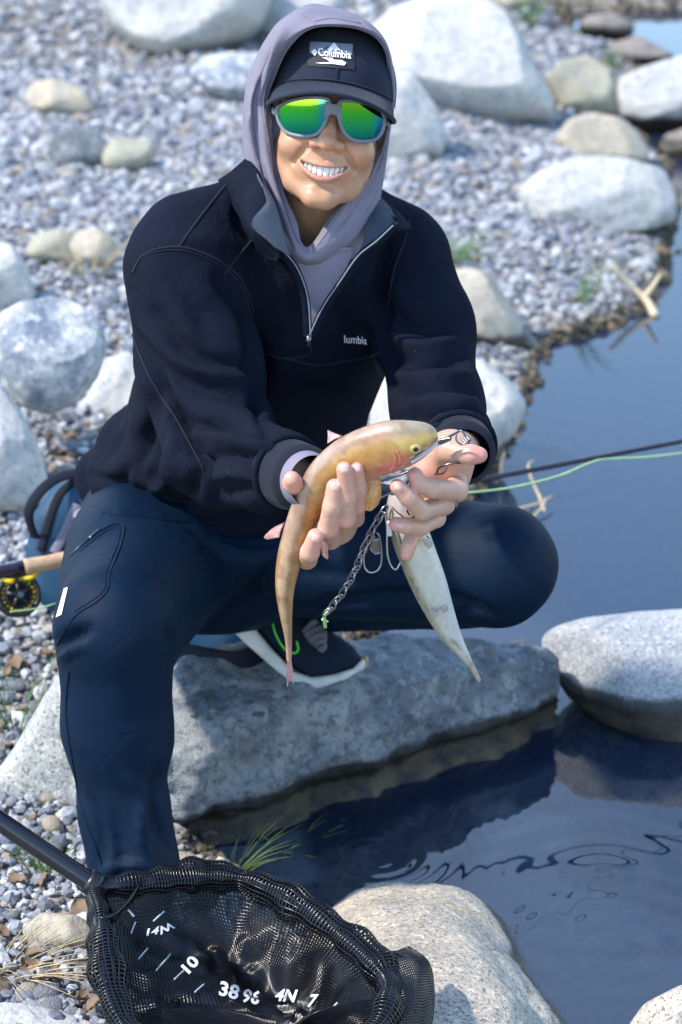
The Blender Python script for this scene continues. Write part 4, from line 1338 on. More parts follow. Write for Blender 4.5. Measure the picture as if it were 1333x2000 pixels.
hseam([(588, 25), (612, 45), (618, 55)]); hseam([(700, 36), (715, 52), (728, 66)])
hseam([(615, 42), (650, 36), (705, 46)], .0008)
hseam([(556, 90), (530, 140), (515, 195), (520, 245), (532, 315), (550, 382), (570, 440), (592, 492)], .0007)
hseam([(742, 262), (722, 318), (690, 378), (655, 430), (610, 495)], .0007)
# front panel of the shirt in the open neck
rows = []
for pyy, xa, xb in ((484, 560, 690), (505, 566, 686), (540, 578, 668), (590, 592, 640), (655, 602, 608)):
    r = []
    for u in (0, .33, .66, 1):
        xx = xa + (xb - xa) * u
        l, n = hit(JT, xx, max(pyy, 500))
        yy = 2.985 if l is None else l[1] - .008
        r.append((xx, pyy, min(yy, 2.99)))
    rows.append(r)
Vp, Fp, Vp0, Fp0 = sheet(rows, 30, 30, .002, wr=.002, wsc=22)
fpanel = obj('shirt_front', Vp, Fp, M_hoodie, hoodie)
FT = bvh(Vp, Fp)
p = onsurf(FT, [(566, 487), (610, 492), (680, 490)], .0004, 30)
if len(p) > 3: obj('seam', *tube(p, .0009, 6), M_hoodie, hoodie)
# shirt cuff and shirt tail
cuffp = nrm(R_wr - R_el)
mbc = tube([R_wr + cuffp * .02, R_wr + cuffp * .044, R_wr + cuffp * .050], [.0355, .0335, .031], 40, cap=False)
obj('shirt_cuff', *mbc, M_hoodie, hoodie)
Vt, Ft, _, _ = sheet([[(145, 1000, 3.30), (170, 985, 3.25), (205, 975, 3.22)], [(142, 1010, 3.285), (172, 1012, 3.235), (205, 1000, 3.205)]], 12, 6, .003)
obj('shirt_tail', Vt, Ft, M_hoodie, hoodie)

# ---- collar of the fleece
Vc, Fc, _, _ = sheet([[(425, 352, 3.13), (455, 400, 3.06), (488, 462, 2.985), (520, 505, 2.968)], [(450, 335, 3.07), (474, 380, 3.01), (490, 443, 2.948), (540, 508, 2.942)],
                      [(478, 310, 3.035), (504, 338, 3.0), (521, 392, 2.962), (550, 480, 2.940)]], 40, 20, .004, wr=.0015)
obj('collar', Vc, Fc, M_jacket, jacket)
Vc, Fc, _, _ = sheet([[(504, 338, 2.998), (521, 390, 2.958), (491, 437, 2.938), (540, 482, 2.932)], [(509, 345, 3.0), (529, 392, 2.958), (520, 430, 2.942), (552, 490, 2.934)],
                      [(514, 352, 3.002), (538, 396, 2.962), (552, 440, 2.948), (568, 500, 2.938)]], 30, 14, .003)
obj('collar_lining', Vc, Fc, M_collar, jacket)
Vc, Fc, _, _ = sheet([[(730, 372, 3.10), (760, 402, 3.055), (777, 432, 3.01), (772, 442, 3.005)], [(722, 395, 3.06), (742, 420, 3.02), (750, 445, 2.995), (738, 470, 2.985)],
                      [(712, 420, 3.03), (712, 450, 3.0), (708, 475, 2.985), (700, 494, 2.975)]], 30, 18, .003, wr=.0015)
obj('collar_lining', Vc, Fc, M_collar, jacket)
Vc, Fc, _, _ = sheet([[(742, 384, 3.13), (780, 415, 3.09), (806, 445, 3.07)], [(738, 380, 3.115), (770, 410, 3.06), (790, 448, 3.03)], [(778, 430, 3.012), (776, 444, 3.006), (768, 456, 3.0)]], 24, 16, .004)
obj('collar', Vc, Fc, M_jacket, jacket)
# zip edges of the placket
def zip_edge(path, name):
    p = []
    for a, b in resample(spline(path, 60), 50):
        l, n = hit(JT, a, b)
        y = 2.95 if l is None else min(l[1] - .012, 2.975)
        p.append(Y(a, b, y))
    p = lapl_path(np.array(p), 8)
    obj(name, *tube(p, .0058, 8, flat=.6), M_jacket, jacket)
    obj('zip_tape', *tube(p + np.array([.0035 if name == 'placket_edge' else -.0035, -.004, .001]), .0011, 6), M_patch, jacket)
    return p
zip_edge([(492, 442), (530, 476), (566, 508), (586, 545), (598, 590), (602, 660)], 'placket_edge')
zip_edge([(774, 440), (738, 474), (706, 498), (670, 550), (636, 600), (608, 660)], 'placket_edge.')
for o_ in jacket.children:
    if o_.name.startswith('placket_edge.'): o_.name = 'placket_edge'
obj('zip_pull', *tube([Y(604, 654, 2.952), Y(603, 664, 2.95), Y(602, 676, 2.952)], [.003, .004, .0025], 8), M_dsteel, jacket)

# ---- cap
def capP(th, ph):                        # th round the head (0 = front), ph from rim (0) to button (1)
    a = ph * np.pi / 2
    rx, ry, rz = .0805, .102, .0775
    c = np.cos(a) ** .62
    s = np.sin(a) ** .90
    return np.array([rx * c * np.sin(th), .088 - ry * c * np.cos(th), .0395 + rz * s - .010 * (1 - ph) * (np.sin(th) ** 2)])
nu, nv = 96, 26
V = np.array([capP(2 * np.pi * i / nu, j / (nv - 1) * .999) for i in range(nu) for j in range(nv)])
th_ = np.repeat(np.arange(nu), nv) * 2 * np.pi / nu
cap = obj('cap', H(V + .0012 * fbm(V, 30, 3, 5)[:, None] * nrm((0, -1, .3))), gridf(nu, nv, True), M_cap, person)
CT = bvh(H(V), gridf(nu, nv, True))
def brim():
    nu, nv = 60, 14
    top = []
    for i in range(nu):
        u = i / (nu - 1) * 2 - 1
        th = u * 1.28
        a = capP(th, 0)
        for j in range(nv):
            v = j / (nv - 1)
            reach = .072 * max(0, 1 - abs(u) ** 2.6) ** .55
            out = np.array([math.sin(th) * .22, -1.0, 0])
            p = a + out * reach * v
            p[2] = .0430 - .0160 * v - 3.6 * p[0] ** 2 * (.75 + .25 * v) + .006 * (p[0] / .08) ** 2
            top.append(p)
    V = np.array(top)
    n = len(V)
    W = V - (0, 0, .0034)
    F = gridf(nu, nv)
    F2 = [f for f in F] + [[k + n for k in f[::-1]] for f in F]
    e = [i * nv + nv - 1 for i in range(nu)]
    for a, b in zip(e[:-1], e[1:]): F2.append([a, a + n, b + n, b])
    return np.vstack([V, W]), F2, np.array([V[i * nv + nv - 1] for i in range(nu)]), np.array([V[i * nv] for i in range(nu)])
Vb_, Fb_, edge, inner_e = brim()
br = obj('brim', H(Vb_), Fb_, M_cap, cap)
obj('brim_edge', *tube(H(edge - (0, 0, .002)), .0028, 8), M_cap, br)
obj('seam', *tube(H(inner_e + (0, -.001, .003)), .0013, 6), M_cap, cap)
for th in (0, .022, -.022):
    obj('seam', *tube(H(np.array([capP(th, p) + (0, -.0006, 0) for p in np.linspace(.0, .8, 30)])), .0010 if th == 0 else .0006, 6), M_cap, cap)
decal(CT, [(602, 81), (692, 86), (692, 136), (602, 129)], M_patchd, cap, 'patch', .0014)
decal(CT, [(607, 83), (689, 88), (687, 109), (607, 104)], M_patch, cap, 'patch_sky', .0020)
def flat(tree, poly, mat, parent, name, off):
    V = []
    for p in poly:
        l, n = hit(tree, *p)
        if l is None: return
        n = n if n @ FW < 0 else -n
        V.append(l + n * off)
    obj(name, np.array(V), [list(range(len(V)))[::-1]], mat, parent, smooth=False)
flat(CT, [(612, 108), (632, 98), (645, 92), (653, 85), (662, 94), (672, 103), (682, 110), (650, 112)], M_patchd, cap, 'patch_mountain', .0025)
flat(CT, [(653, 86), (661, 95), (666, 101), (659, 99), (656, 104), (652, 98), (647, 102), (645, 98), (640, 99)], M_white, cap, 'patch_snow', .0029)
flat(CT, [(610, 105), (616, 98), (623, 104), (617, 111)], M_white, cap, 'patch_diamond', .0031)
words(CT, 'Columbia', (624, 111), (61, 6), (-1, -15), M_white, cap, 'patch_lettering', .0033, .02)
flat(CT, [(617, 124), (645, 123), (640, 118), (630, 114), (650, 115), (652, 118), (668, 119), (676, 124), (672, 129), (650, 126), (630, 126)], M_white, cap, 'patch_river', .0029)

# ---- shoes
ys = 3.35
def shoe_sdf(up, so, w_up, w_so, yc):
    s = 1 / PPM(Y(570, 1270, yc))
    C = Y(570, 1270, yc)
    def loc(P):
        d = P - C
        return np.stack([(d @ RT) / s + 570, 1270 - (d @ UP) / s], 1), d @ FW
    def fu(P):
        Q, dp = loc(P)
        w = w_up * (.75 + .25 * sstep(430, 640, Q[:, 0])) * (1 - .35 * sstep(660, 715, Q[:, 0]))
        a = poly2(Q, up) * s + .014
        return smax(a, np.abs(dp) - w + .014, .02) - .014
    def fs(P):
        Q, dp = loc(P)
        w = w_so * (.85 + .15 * sstep(430, 640, Q[:, 0])) * (1 - .35 * sstep(670, 715, Q[:, 0]))
        a = poly2(Q, so) * s + .007
        return smax(a, np.abs(dp) - w + .007, .008) - .007
    return fu, fs, C
up_poly = [(452, 1168), (500, 1150), (545, 1160), (600, 1195), (632, 1210), (650, 1236), (690, 1262), (706, 1285), (704, 1302), (650, 1318), (600, 1322), (560, 1290), (500, 1225)]
so_poly = [(412, 1196), (420, 1178), (448, 1172), (480, 1200), (530, 1262), (575, 1308), (610, 1319), (650, 1314), (690, 1302), (708, 1284), (714, 1290), (712, 1304), (660, 1332), (615, 1344), (585, 1340), (545, 1310), (490, 1262), (440, 1215)]
fu, fs, C_s = shoe_sdf(up_poly, so_poly, .046, .049, ys)
lo, hi = C_s + (-.16, -.10, -.09), C_s + (.14, .11, .12)
shoe = thing('shoe', None, None, C_s - (0, 0, .06))
V, F = surfnet(fu, lo, hi, .0035)
V = V + vnormals(V, F) * (.0015 * fbm(V, 30, 3, 3))[:, None]
shoe.parent = person
shoe.location = Vector(C_s - (0, 0, .06)) - person.location
obj('upper', V, F, M_shoe, shoe)
ST = bvh(V, F)
V, F = surfnet(fs, lo, hi, .003)
obj('sole', V, F, M_sole, shoe)
q_ = onsurf(ST, [(533, 1216), (540, 1240), (556, 1266), (575, 1276), (584, 1268), (580, 1252)], .0012, 40)
if len(q_) > 3: obj('side_mark', *tube(lapl_path(q_), .0018, 6), M_grn, shoe)
q_ = onsurf(ST, [(461, 1173), (466, 1175)], .001, 6)
if len(q_) > 3: obj('heel_tab', *tube(q_, .003, 6), M_grn, shoe)
Vt, Ft, _, _ = sheet([[(590, 1232, ys - .050), (612, 1210, ys - .048), (632, 1212, ys - .03)], [(605, 1255, ys - .055), (628, 1240, ys - .05), (640, 1236, ys - .03)], [(630, 1276, ys - .05), (638, 1268, ys - .045), (640, 1262, ys - .03)]], 12, 12, .004)
obj('tongue', Vt, Ft, M_greyk, shoe)
for k in range(4):
    a, b = np.array((596, 1240)) + np.array((9, 10)) * k, np.array((636, 1218)) + np.array((1, 14)) * k
    P_ = [Y(a[0], a[1], ys - .055), Y((a[0] + b[0]) / 2, (a[1] + b[1]) / 2 - 2, ys - .058), Y(b[0], b[1], ys - .034)]
    obj('lace', *tube(spline(P_, 10), .0022, 6), M_greyk, shoe)
obj('toe_bumper', *tube(spline([Y(713, 1283, ys - .02), Y(714, 1292, ys - .025), Y(710, 1303, ys - .03)], 8), .005, 8), M_tan, shoe)
# the planted shoe under the net
base = RA * (1, 1, 0)
gz = .075
fx = nrm(np.array([.08, -1, 0])); sx_ = np.cross(fx, (0, 0, 1))
def f_s2(P):
    h0 = np.array([base[0], base[1], gz])
    d = ell(P, h0 + fx * .005 + (0, 0, .055), (.040, .055, .055))
    d = smin(d, rcone(P, h0 + fx * .02 + (0, 0, .06), h0 + fx * .15 + (0, 0, .035), .042, .032), .02)
    return smax(d, gz + .022 - P[:, 2], .004)
def f_s2s(P):
    h0 = np.array([base[0], base[1], gz])
    d = np.minimum(rcone(P * (1, 1, .0) , (h0 - fx * .03) * (1, 1, 0), (h0 + fx * .16) * (1, 1, 0), .040, .044), 9)
    return smax(d, np.abs(P[:, 2] - gz - .014) - .014, .006)
shoe2 = thing('shoe', None, None, (base[0], base[1], gz))
shoe2.parent = person
shoe2.location = Vector((base[0], base[1], gz)) - person.location
lo, hi = np.array([base[0] - .08, base[1] - .26, gz - .02]), np.array([base[0] + .09, base[1] + .1, gz + .13])
obj('upper', *surfnet(f_s2, lo, hi, .005), M_shoe, shoe2)
obj('sole', *surfnet(f_s2s, lo, hi, .005), M_sole, shoe2)

# ---- sunglasses
glasses = thing('sunglasses', 'wraparound sunglasses with green mirror lenses and matte grey frame under the cap brim', 'sunglasses', EYE - np.array([0, 0, .03]))
def lens_pt(px_, py_, out=.0):           # a pixel on the curved lens shell, in head coordinates
    r = ray(px_, py_); r = r / np.linalg.norm(r)
    o, d = toH(CAMP[None])[0], r @ HM.T
    t = 2.8
    for _ in range(30):
        p = o + d * t
        t += (-.019 - out + 6.2 * p[0] ** 2 + 2.0 * p[2] ** 2 - .26 * p[2] - p[1])
    return o + d * t
L1 = [(546, 210), (570, 198), (605, 192), (637, 194), (641, 206), (637, 230), (628, 250), (614, 262), (590, 264), (564, 258), (551, 244), (545, 228)]
L2 = [(664, 206), (672, 199), (705, 201), (737, 212), (749, 230), (746, 252), (734, 269), (712, 274), (690, 271), (675, 259), (667, 240), (663, 222)]
for L in (L1, L2):
    P = spline(L, 60, True)
    c = P.mean(0)
    rings, col = [], []
    for k in range(9):
        s = k / 8
        for p in P:
            qx, qy = c + (p - c) * s
            rings.append(H(lens_pt(qx, qy)))
            col.append(((qx - P[:, 0].min()) / np.ptp(P[:, 0]), 1 - (qy - P[:, 1].min()) / np.ptp(P[:, 1]), 0))
    F = [[a * 60 + b, (a + 1) * 60 + b, (a + 1) * 60 + (b + 1) % 60, a * 60 + (b + 1) % 60] for a in range(8) for b in range(60)]
    F = np.array(F)
    Vq = np.array(rings)
    if (vnormals(Vq, F) @ FW).mean() > 0: F = F[:, ::-1]
    obj('lens', Vq, F, M_lens, glasses, col=np.array(col))
    obj('rim', *tube(np.array([H(lens_pt(*(c + (p - c) * 1.05), .0005)) for p in P]), .0024, 10, closed=True), M_frame, glasses)
br_ = []
for u in np.linspace(0, 1, 12):
    a, b = np.array((636, 200)) * (1 - u) + np.array((668, 206)) * u, np.array((634, 236)) * (1 - u) + np.array((668, 242)) * u
    m = 4 * u * (1 - u)
    b = b + (b - a) * (-.42 * m)
    for v in np.linspace(0, 1, 6): br_.append(H(lens_pt(*(a * (1 - v) + b * v), .003)))
Vq = np.array(br_)
N_ = hy * .004
Vq2 = np.vstack([Vq, Vq + N_])
n = len(Vq)
F = gridf(12, 6)
F2 = F + [[i + n for i in f[::-1]] for f in F]
for idx in ([i * 6 for i in range(12)], [i * 6 + 5 for i in range(12)]):
    for a, b in zip(idx[:-1], idx[1:]): F2.append([a, b, b + n, a + n])
obj('bridge', Vq2, F2, M_frame, glasses)
for P3 in ([(546, 222), (540, 226), (537, 232)], [(748, 236), (751, 240), (752, 246)]):
    p0 = H(lens_pt(*P3[0])); side = -1 if P3[0][0] < 600 else 1
    p2 = H((side * .0735, .045, .004)); p3 = H((side * .077, .10, .006))
    obj('temple', *tube(spline([p0, p0 * .6 + p2 * .4 + hx * side * .004, p2, p3], 20), .0042, 8, flat=.5), M_frame, glasses)
# ------------------------------------------------------------------ the two trout
def fish_body(path, back0, back1, asp, colfn, parent, mat, name='body', n=240, m=72):
    """path rows: px, py, y, half width in pixels; back direction (right, up, towards camera) turns from head to tail"""
    P = np.asarray(path, float)
    S = spline(P, n * 3)
    S = resample(S, n)
    C = np.array([Y(a, b, c) for a, b, c, _ in S])
    r = np.array([max(h, .5) / PPM(p) for p, h in zip(C, S[:, 3])])
    C = np.stack([np.convolve(np.pad(C[:, k], 6, 'edge'), np.ones(13) / 13, 'valid') for k in range(3)], 1)
    T = np.gradient(C, axis=0); T /= np.linalg.norm(T, axis=1, keepdims=True)
    s = np.linspace(0, 1, n)
    V, col = [], []
    D = []
    for i in range(n):
        u = sstep(.15, .8, np.array(s[i])) if True else s[i]
        b = np.array(back0) * (1 - u) + np.array(back1) * u
        b = RT * b[0] + UP * b[1] - FW * b[2]
        b = b - T[i] * (b @ T[i]); b /= np.linalg.norm(b)
        l = np.cross(T[i], b)
        if l @ FW > 0: l = -l            # the side turned to the camera
        D.append((b, l))
        vis_h = np.hypot(b @ FW, 1e-9)
        hh, ww = r[i] * asp(s[i])[0], r[i] * asp(s[i])[1]
        for k in range(m):
            a = 2 * np.pi * k / m
            cb, cl = math.cos(a), math.sin(a)
            pw = .92
            V.append(C[i] + b * hh * np.sign(cb) * abs(cb) ** pw + l * ww * np.sign(cl) * abs(cl) ** pw)
            col.append(colfn(s[i], cb, cl))
    V = np.array(V)
    F = gridf(n, m, False, True)
    F = [f[::-1] for f in F]
    F.append(list(range(m))); F.append([(n - 1) * m + k for k in range(m)][::-1])
    return V, F, np.array(col), C, D, r, s
def lerp(a, b, t): return np.array(a) * (1 - t) + np.array(b) * t
def ss(a, b, x): return float(sstep(a, b, np.array(x)))
gold, tan_, olive, pinkc, redc, pale = (.36, .185, .052), (.30, .175, .095), (.28, .24, .16), (.44, .21, .15), (.55, .13, .10), (.58, .53, .55)
def col1(s, cb, cl):
    j_ = .03 * math.sin(s * 93) + .02 * math.sin(s * 171 + 1) + .02 * math.sin(s * 310)
    cb = cb + j_ * ss(.1, .2, s)
    c = lerp(gold, (.42, .22, .07), ss(.45, .9, s))
    c = lerp(c, (.34, .22, .13), ss(.30, .5, cb) * (1 - ss(.5, .62, cb)) * .6)
    c = lerp(c, tan_, ss(.45, .75, cb) * .85)                       # back
    c = lerp(c, (.40, .32, .28), ss(.62, .8, cb) * (1 - ss(.5, .7, s)) * .5)  # grey-lilac highlight along the back, put into the colour
    c = lerp(c, (.56, .40, .26), ss(.86, .98, cb) * ss(.5, .7, s) * .6)
    c = lerp(c, (.46, .27, .065), math.exp(-((cb - .35) / .16) ** 2) * .6 * ss(.2, .3, s))
    c = lerp(c, olive, ss(.20, .10, s) * ss(.2, .6, cb) * .9)       # crown of the head
    c = lerp(c, (.47, .36, .09), ss(.25, .12, s) * ss(.5, .0, abs(cb - .1)) * .7)
    c = lerp(c, pinkc, ss(-.30, -.75, cb) * (1 - ss(.45, .6, s)))
    c = lerp(c, redc, math.exp(-((s - .19) / .045) ** 2) * math.exp(-((cb + .62) / .34) ** 2) * .9)
    c = lerp(c, redc, math.exp(-((s - .135) / .012) ** 2) * math.exp(-((cb + .5) / .3) ** 2) * .8)
    c = lerp(c, pale, ss(.13, .07, s) * ss(-.35, -.6, cb) * .9)     # lower jaw
    c = lerp(c, (.56, .30, .24), ss(.90, .97, s) * .8)
    return c
def mottle(V, c, seed, dark, light):
    a = sstep(.0, .7, fbm(V, 55, 4, seed)); b = sstep(.15, .8, fbm(V, 110, 3, seed + 9))
    k = sstep(.1, .6, fbm(V, 26, 3, seed + 3))
    c = c * (1 - .42 * a[:, None] * (1 - np.array(dark)))
    c = c * (1 - .32 * b[:, None]) + .32 * b[:, None] * np.array(light)
    return c * (1 - .30 * k[:, None] * (1 - np.array((.75, .6, .5))))
P1 = [(857, 848, 2.655, 9), (846, 851, 2.655, 23), (828, 855, 2.655, 34), (800, 863, 2.655, 45), (765, 871, 2.658, 52), (724, 884, 2.665, 53), (686, 901, 2.672, 52), (652, 922, 2.676, 47), (622, 955, 2.68, 42), (601, 990, 2.682, 36),
      (579, 1042, 2.684, 29), (565, 1095, 2.688, 25), (557, 1148, 2.692, 19), (559, 1200, 2.70, 12.5), (564, 1250, 2.708, 7), (565, 1292, 2.715, 5)]
trout = thing('golden_trout', 'curved golden orange trout with pink gill, draped over the cupped hand', 'fish', Y(566, 1340, 2.72))
def asp1(s): return (1.0 - .05 * s, .62 + .36 * ss(.35, .75, s))
V, F, c, C1, D1, r1, s1 = fish_body(P1, (-.25, 1, .30), (-.25, .1, 1), asp1, col1, None, None)
fb = obj('body', V, F, M_fish, trout, col=mottle(V, c, 3, (.55, .45, .35), (.56, .40, .20)))
FB = bvh(V, F)
# mouth line, gill cover, eye
def fline(path, r, mat, name, parent, tree, off=.0003):
    p = onsurf(tree, path, off, 40)
    if len(p) > 3: return obj(name, *tube(lapl_path(p), r, 6), mat, parent)
M_lipl = plain('fish_jaw_pale', (.52, .46, .48), .3)
M_mouth = plain('fish_mouth_dark', (.10, .05, .05), .3)
M_gill = plain('fish_gill_red', (.48, .12, .085), .35)
M_iris = plain('fish_iris', (.40, .36, .12), .2)
M_pupil = plain('fish_pupil', (.004, .004, .004), .08)
fline([(853, 858), (838, 872), (822, 884), (800, 896)], .0011, M_mouth, 'mouth_line', trout, FB)
fline([(854, 866), (842, 878), (826, 890), (804, 903)], .0016, M_lipl, 'jaw', trout, FB)
fline([(776, 880), (783, 895), (778, 912), (768, 922)], .0013, M_gill, 'gill_cover', trout, FB)
fline([(770, 882), (774, 896), (768, 913), (758, 922)], .0010, M_gill, 'gill_cover', trout, FB)
def eye(tree, px_, py_, r, parent):
    l, n = hit(tree, px_, py_)
    n = n if n @ FW < 0 else -n
    a = nrm(np.cross(n, UP)); b = np.cross(a, n)
    U, Fu = ico(3)
    o = obj('eye', l + (U[:, :1] * a * r * 1.15 + U[:, 1:2] * b * r + U[:, 2:] * n * r * .35), Fu, M_iris, parent)
    obj('pupil', l + n * r * .26 + (U[:, :1] * a * r * .55 + U[:, 1:2] * b * r * .5 + U[:, 2:] * n * r * .22), Fu, M_pupil, o)
eye(FB, 812, 877, .0060, trout)
def fin(rows, mat, parent, name='fin', rays=9):
    V, F, V0, F0 = sheet(rows, 14, 12, .0016)
    q = np.tile(np.repeat(np.arange(14), 12), 2)
    V = V - FW * (np.sin(q * 2.4) * .0005)[:, None]
    return obj(name, V, F, mat, parent)
fin([[(640, 866, 2.68), (652, 858, 2.68), (668, 852, 2.68)], [(641, 848, 2.685), (653, 848, 2.685), (664, 850, 2.68)], [(641, 840, 2.69), (652, 845, 2.69), (662, 849, 2.685)]], M_fin, trout, 'dorsal_fin')
fin([[(556, 1020, 2.68), (548, 1038, 2.68), (545, 1050, 2.68)], [(535, 1030, 2.685), (531, 1042, 2.685), (534, 1052, 2.685)], [(519, 1044, 2.69), (516, 1050, 2.69), (523, 1054, 2.69)]], M_fin, trout, 'pectoral_fin')
fin([[(716, 930, 2.665), (736, 932, 2.665), (744, 936, 2.665)], [(711, 965, 2.66), (732, 968, 2.655), (746, 965, 2.66)], [(708, 994, 2.665), (724, 998, 2.662), (740, 985, 2.665)]], M_fino, trout, 'pectoral_fin')
fin([[(618, 1030, 2.675), (628, 1032, 2.675), (634, 1036, 2.675)], [(626, 1058, 2.67), (634, 1058, 2.67), (640, 1060, 2.67)], [(630, 1085, 2.675), (638, 1092, 2.672), (642, 1090, 2.675)]], M_fin, trout, 'pelvic_fin')
fin([[(561, 1285, 2.714), (565, 1286, 2.714), (569, 1285, 2.714)], [(560, 1315, 2.72), (566, 1318, 2.72), (573, 1314, 2.72)], [(562, 1341, 2.722), (567, 1326, 2.722), (574, 1337, 2.722)]], M_fin, trout, 'tail_fin')
# the second trout, belly to the camera
whi, grn, brn = (.50, .49, .42), (.33, .33, .24), (.20, .15, .09)
def col2(s, cb, cl):
    c = lerp(whi, grn, ss(.62, .05, cb))
    c = lerp(c, brn, ss(.22, -.25, cb) * .85)
    c = lerp(c, (.46, .47, .44), ss(.3, .9, s) * .5)
    c = lerp(c, (.34, .26, .15), math.exp(-((cb - .15) / .15) ** 2) * .35)
    c = lerp(c, (.46, .42, .45), ss(.18, .05, s) * .8)
    c = lerp(c, (.30, .25, .20), ss(.85, 1, s) * .7)
    return c
P2 = [(776, 958, 2.752, 16), (782, 980, 2.752, 27), (790, 1010, 2.752, 34), (803, 1050, 2.752, 37.5), (819, 1092, 2.752, 37), (838, 1140, 2.752, 35), (857, 1188, 2.752, 29), (879, 1236, 2.752, 21), (902, 1272, 2.752, 12), (920, 1300, 2.752, 6.5)]
trout2 = thing('hanging_trout', 'pale bellied trout hanging head up from the stringer, tail over the boulder', 'fish', Y(938, 1333, 2.75))
V, F, c, C2, D2, r2, s2 = fish_body(P2, (.55, .2, 1), (.7, .2, 1), lambda s: (.95, 1.0), col2, None, None)
obj('body', V, F, M_fish2, trout2, col=c * (1 - .5 * sstep(.25, .6, fbm(V, 170, 2, 8)) * sstep(.45, .30, c[:, 0]))[:, None])
F2T = bvh(V, F)
fin([[(834, 1045, 2.722), (842, 1052, 2.724), (846, 1062, 2.728)], [(838, 1052, 2.715), (842, 1060, 2.715), (843, 1068, 2.718)], [(826, 1052, 2.712), (833, 1066, 2.710), (838, 1072, 2.714)]], M_finb, trout2, 'pectoral_fin')
fin([[(842, 1186, 2.728), (850, 1190, 2.728), (858, 1190, 2.728)], [(841, 1192, 2.722), (848, 1197, 2.722), (856, 1197, 2.722)], [(846, 1200, 2.720), (850, 1205, 2.720), (856, 1204, 2.720)]], M_finb, trout2, 'pelvic_fin')
fin([[(860, 1186, 2.728), (866, 1184, 2.728), (870, 1180, 2.728)], [(862, 1192, 2.722), (870, 1190, 2.722), (874, 1184, 2.722)], [(864, 1198, 2.72), (870, 1195, 2.72), (875, 1188, 2.72)]], M_finb, trout2, 'pelvic_fin')
fin([[(878, 1250, 2.738), (884, 1256, 2.738), (890, 1262, 2.738)], [(884, 1252, 2.73), (892, 1259, 2.73), (898, 1267, 2.73)], [(892, 1258, 2.73), (898, 1264, 2.73), (901, 1270, 2.73)]], M_finb, trout2, 'anal_fin')
fin([[(906, 1284, 2.748), (914, 1290, 2.748), (922, 1292, 2.748)], [(918, 1305, 2.75), (922, 1308, 2.75), (930, 1306, 2.75)], [(932, 1330, 2.75), (937, 1333, 2.75), (940, 1328, 2.75)]], M_finb, trout2, 'tail_fin')
fline([(766, 990), (776, 1000), (790, 1012), (796, 1030)], .0010, M_mouth, 'gill_line', trout2, F2T)
fline([(772, 1030), (780, 1045), (784, 1062)], .0008, M_mouth, 'gill_line', trout2, F2T)

# ------------------------------------------------------------------ the fish stringer: chain, clips, wire loops
stringer = thing('fish_stringer', 'steel chain fish stringer with wire clips hanging from the fingers', 'stringer', Y(640, 1195, 2.80))
def wire(pts, r=.0013, mat=None, name='clip', closed=False, n=50):
    P = np.array([Y(*q) for q in pts])
    return obj(name, *tube(spline(P, n, closed), r, 8, closed=closed), mat or M_steel, stringer)
ch = resample(spline([(748, 1000, 2.735), (730, 1030, 2.735), (712, 1070, 2.74), (694, 1115, 2.75), (668, 1160, 2.77), (640, 1195, 2.79)], 60), 15)
for k in range(15):
    c = Y(*ch[k])
    t = nrm(Y(*ch[min(k + 1, 14)]) - Y(*ch[max(k - 1, 0)]))
    a = nrm(np.cross(t, FW)); b = np.cross(t, a)
    g = a * .75 + b * .66 if k % 2 else a * .6 - b * .8
    al = np.linspace(0, 2 * np.pi, 14, endpoint=False)
    P = c + np.outer(np.cos(al) * .0105, t) + np.outer(np.sin(al) * .0052, g)
    obj('chain_link', *tube(P, .0013, 6, closed=True), M_steel, stringer)
wire([(732, 1048, 2.735), (714, 1075, 2.735), (712, 1105, 2.735), (722, 1118, 2.735), (740, 1112, 2.735), (746, 1090, 2.735), (742, 1050, 2.735), (736, 1040, 2.735)])
wire([(752, 1000, 2.73), (756, 1030, 2.725), (757, 1080, 2.72), (764, 1105, 2.72), (774, 1112, 2.72), (783, 1098, 2.722)])
Vt, Ft, _, _ = sheet([[(729, 1052, 2.732), (742, 1050, 2.732)], [(722, 1070, 2.732), (743, 1068, 2.732)], [(733, 1084, 2.732), (745, 1082, 2.732)]], 6, 8, .001)
obj('clip_plate', Vt, Ft, M_dsteel, stringer)
Vt, Ft, _, _ = sheet([[(755, 1018, 2.722), (763, 1017, 2.722)], [(756, 1048, 2.72), (767, 1047, 2.72)]], 4, 6, .001)
obj('clip_plate', Vt, Ft, M_white, stringer)
wire([(850, 858, 2.685), (880, 851, 2.68), (892, 845, 2.675), (902, 842, 2.672), (912, 855, 2.668), (918, 866, 2.668)], .0014, M_dsteel)
wire([(892, 846, 2.672), (892, 860, 2.668), (902, 868, 2.666), (914, 864, 2.665)], .0012, M_dsteel)
for k in range(3): wire([(906 + k * 3, 860 - k * 3, 2.664), (913 + k * 3, 866 - k * 3, 2.660), (918 + k * 2, 862 - k * 3, 2.668)], .0011, M_dsteel, 'coil')
Vt, Ft, _, _ = sheet([[(852, 860, 2.69), (884, 853, 2.685)], [(856, 872, 2.69), (880, 862, 2.685)]], 6, 4, .001)
obj('clip_plate', Vt, Ft, M_dsteel, stringer)
wire([(853, 926, 2.70), (858, 914, 2.695), (872, 908, 2.69), (890, 904, 2.69), (904, 905, 2.70)], .0014, M_dsteel)
wire([(850, 926, 2.70), (866, 924, 2.69), (874, 912, 2.69)], .0012, M_dsteel)
wire([(745, 940, 2.70), (775, 930, 2.70), (800, 920, 2.70)], .0013, M_dsteel)
wire([(705, 1000, 2.70), (740, 975, 2.705), (765, 962, 2.71)], .0012)
wire([(893, 965, 2.70), (894, 980, 2.70), (892, 990, 2.70)], .0010)
wire([(810, 912, 2.70), (800, 935, 2.705), (792, 950, 2.715)], .0013, M_dsteel)
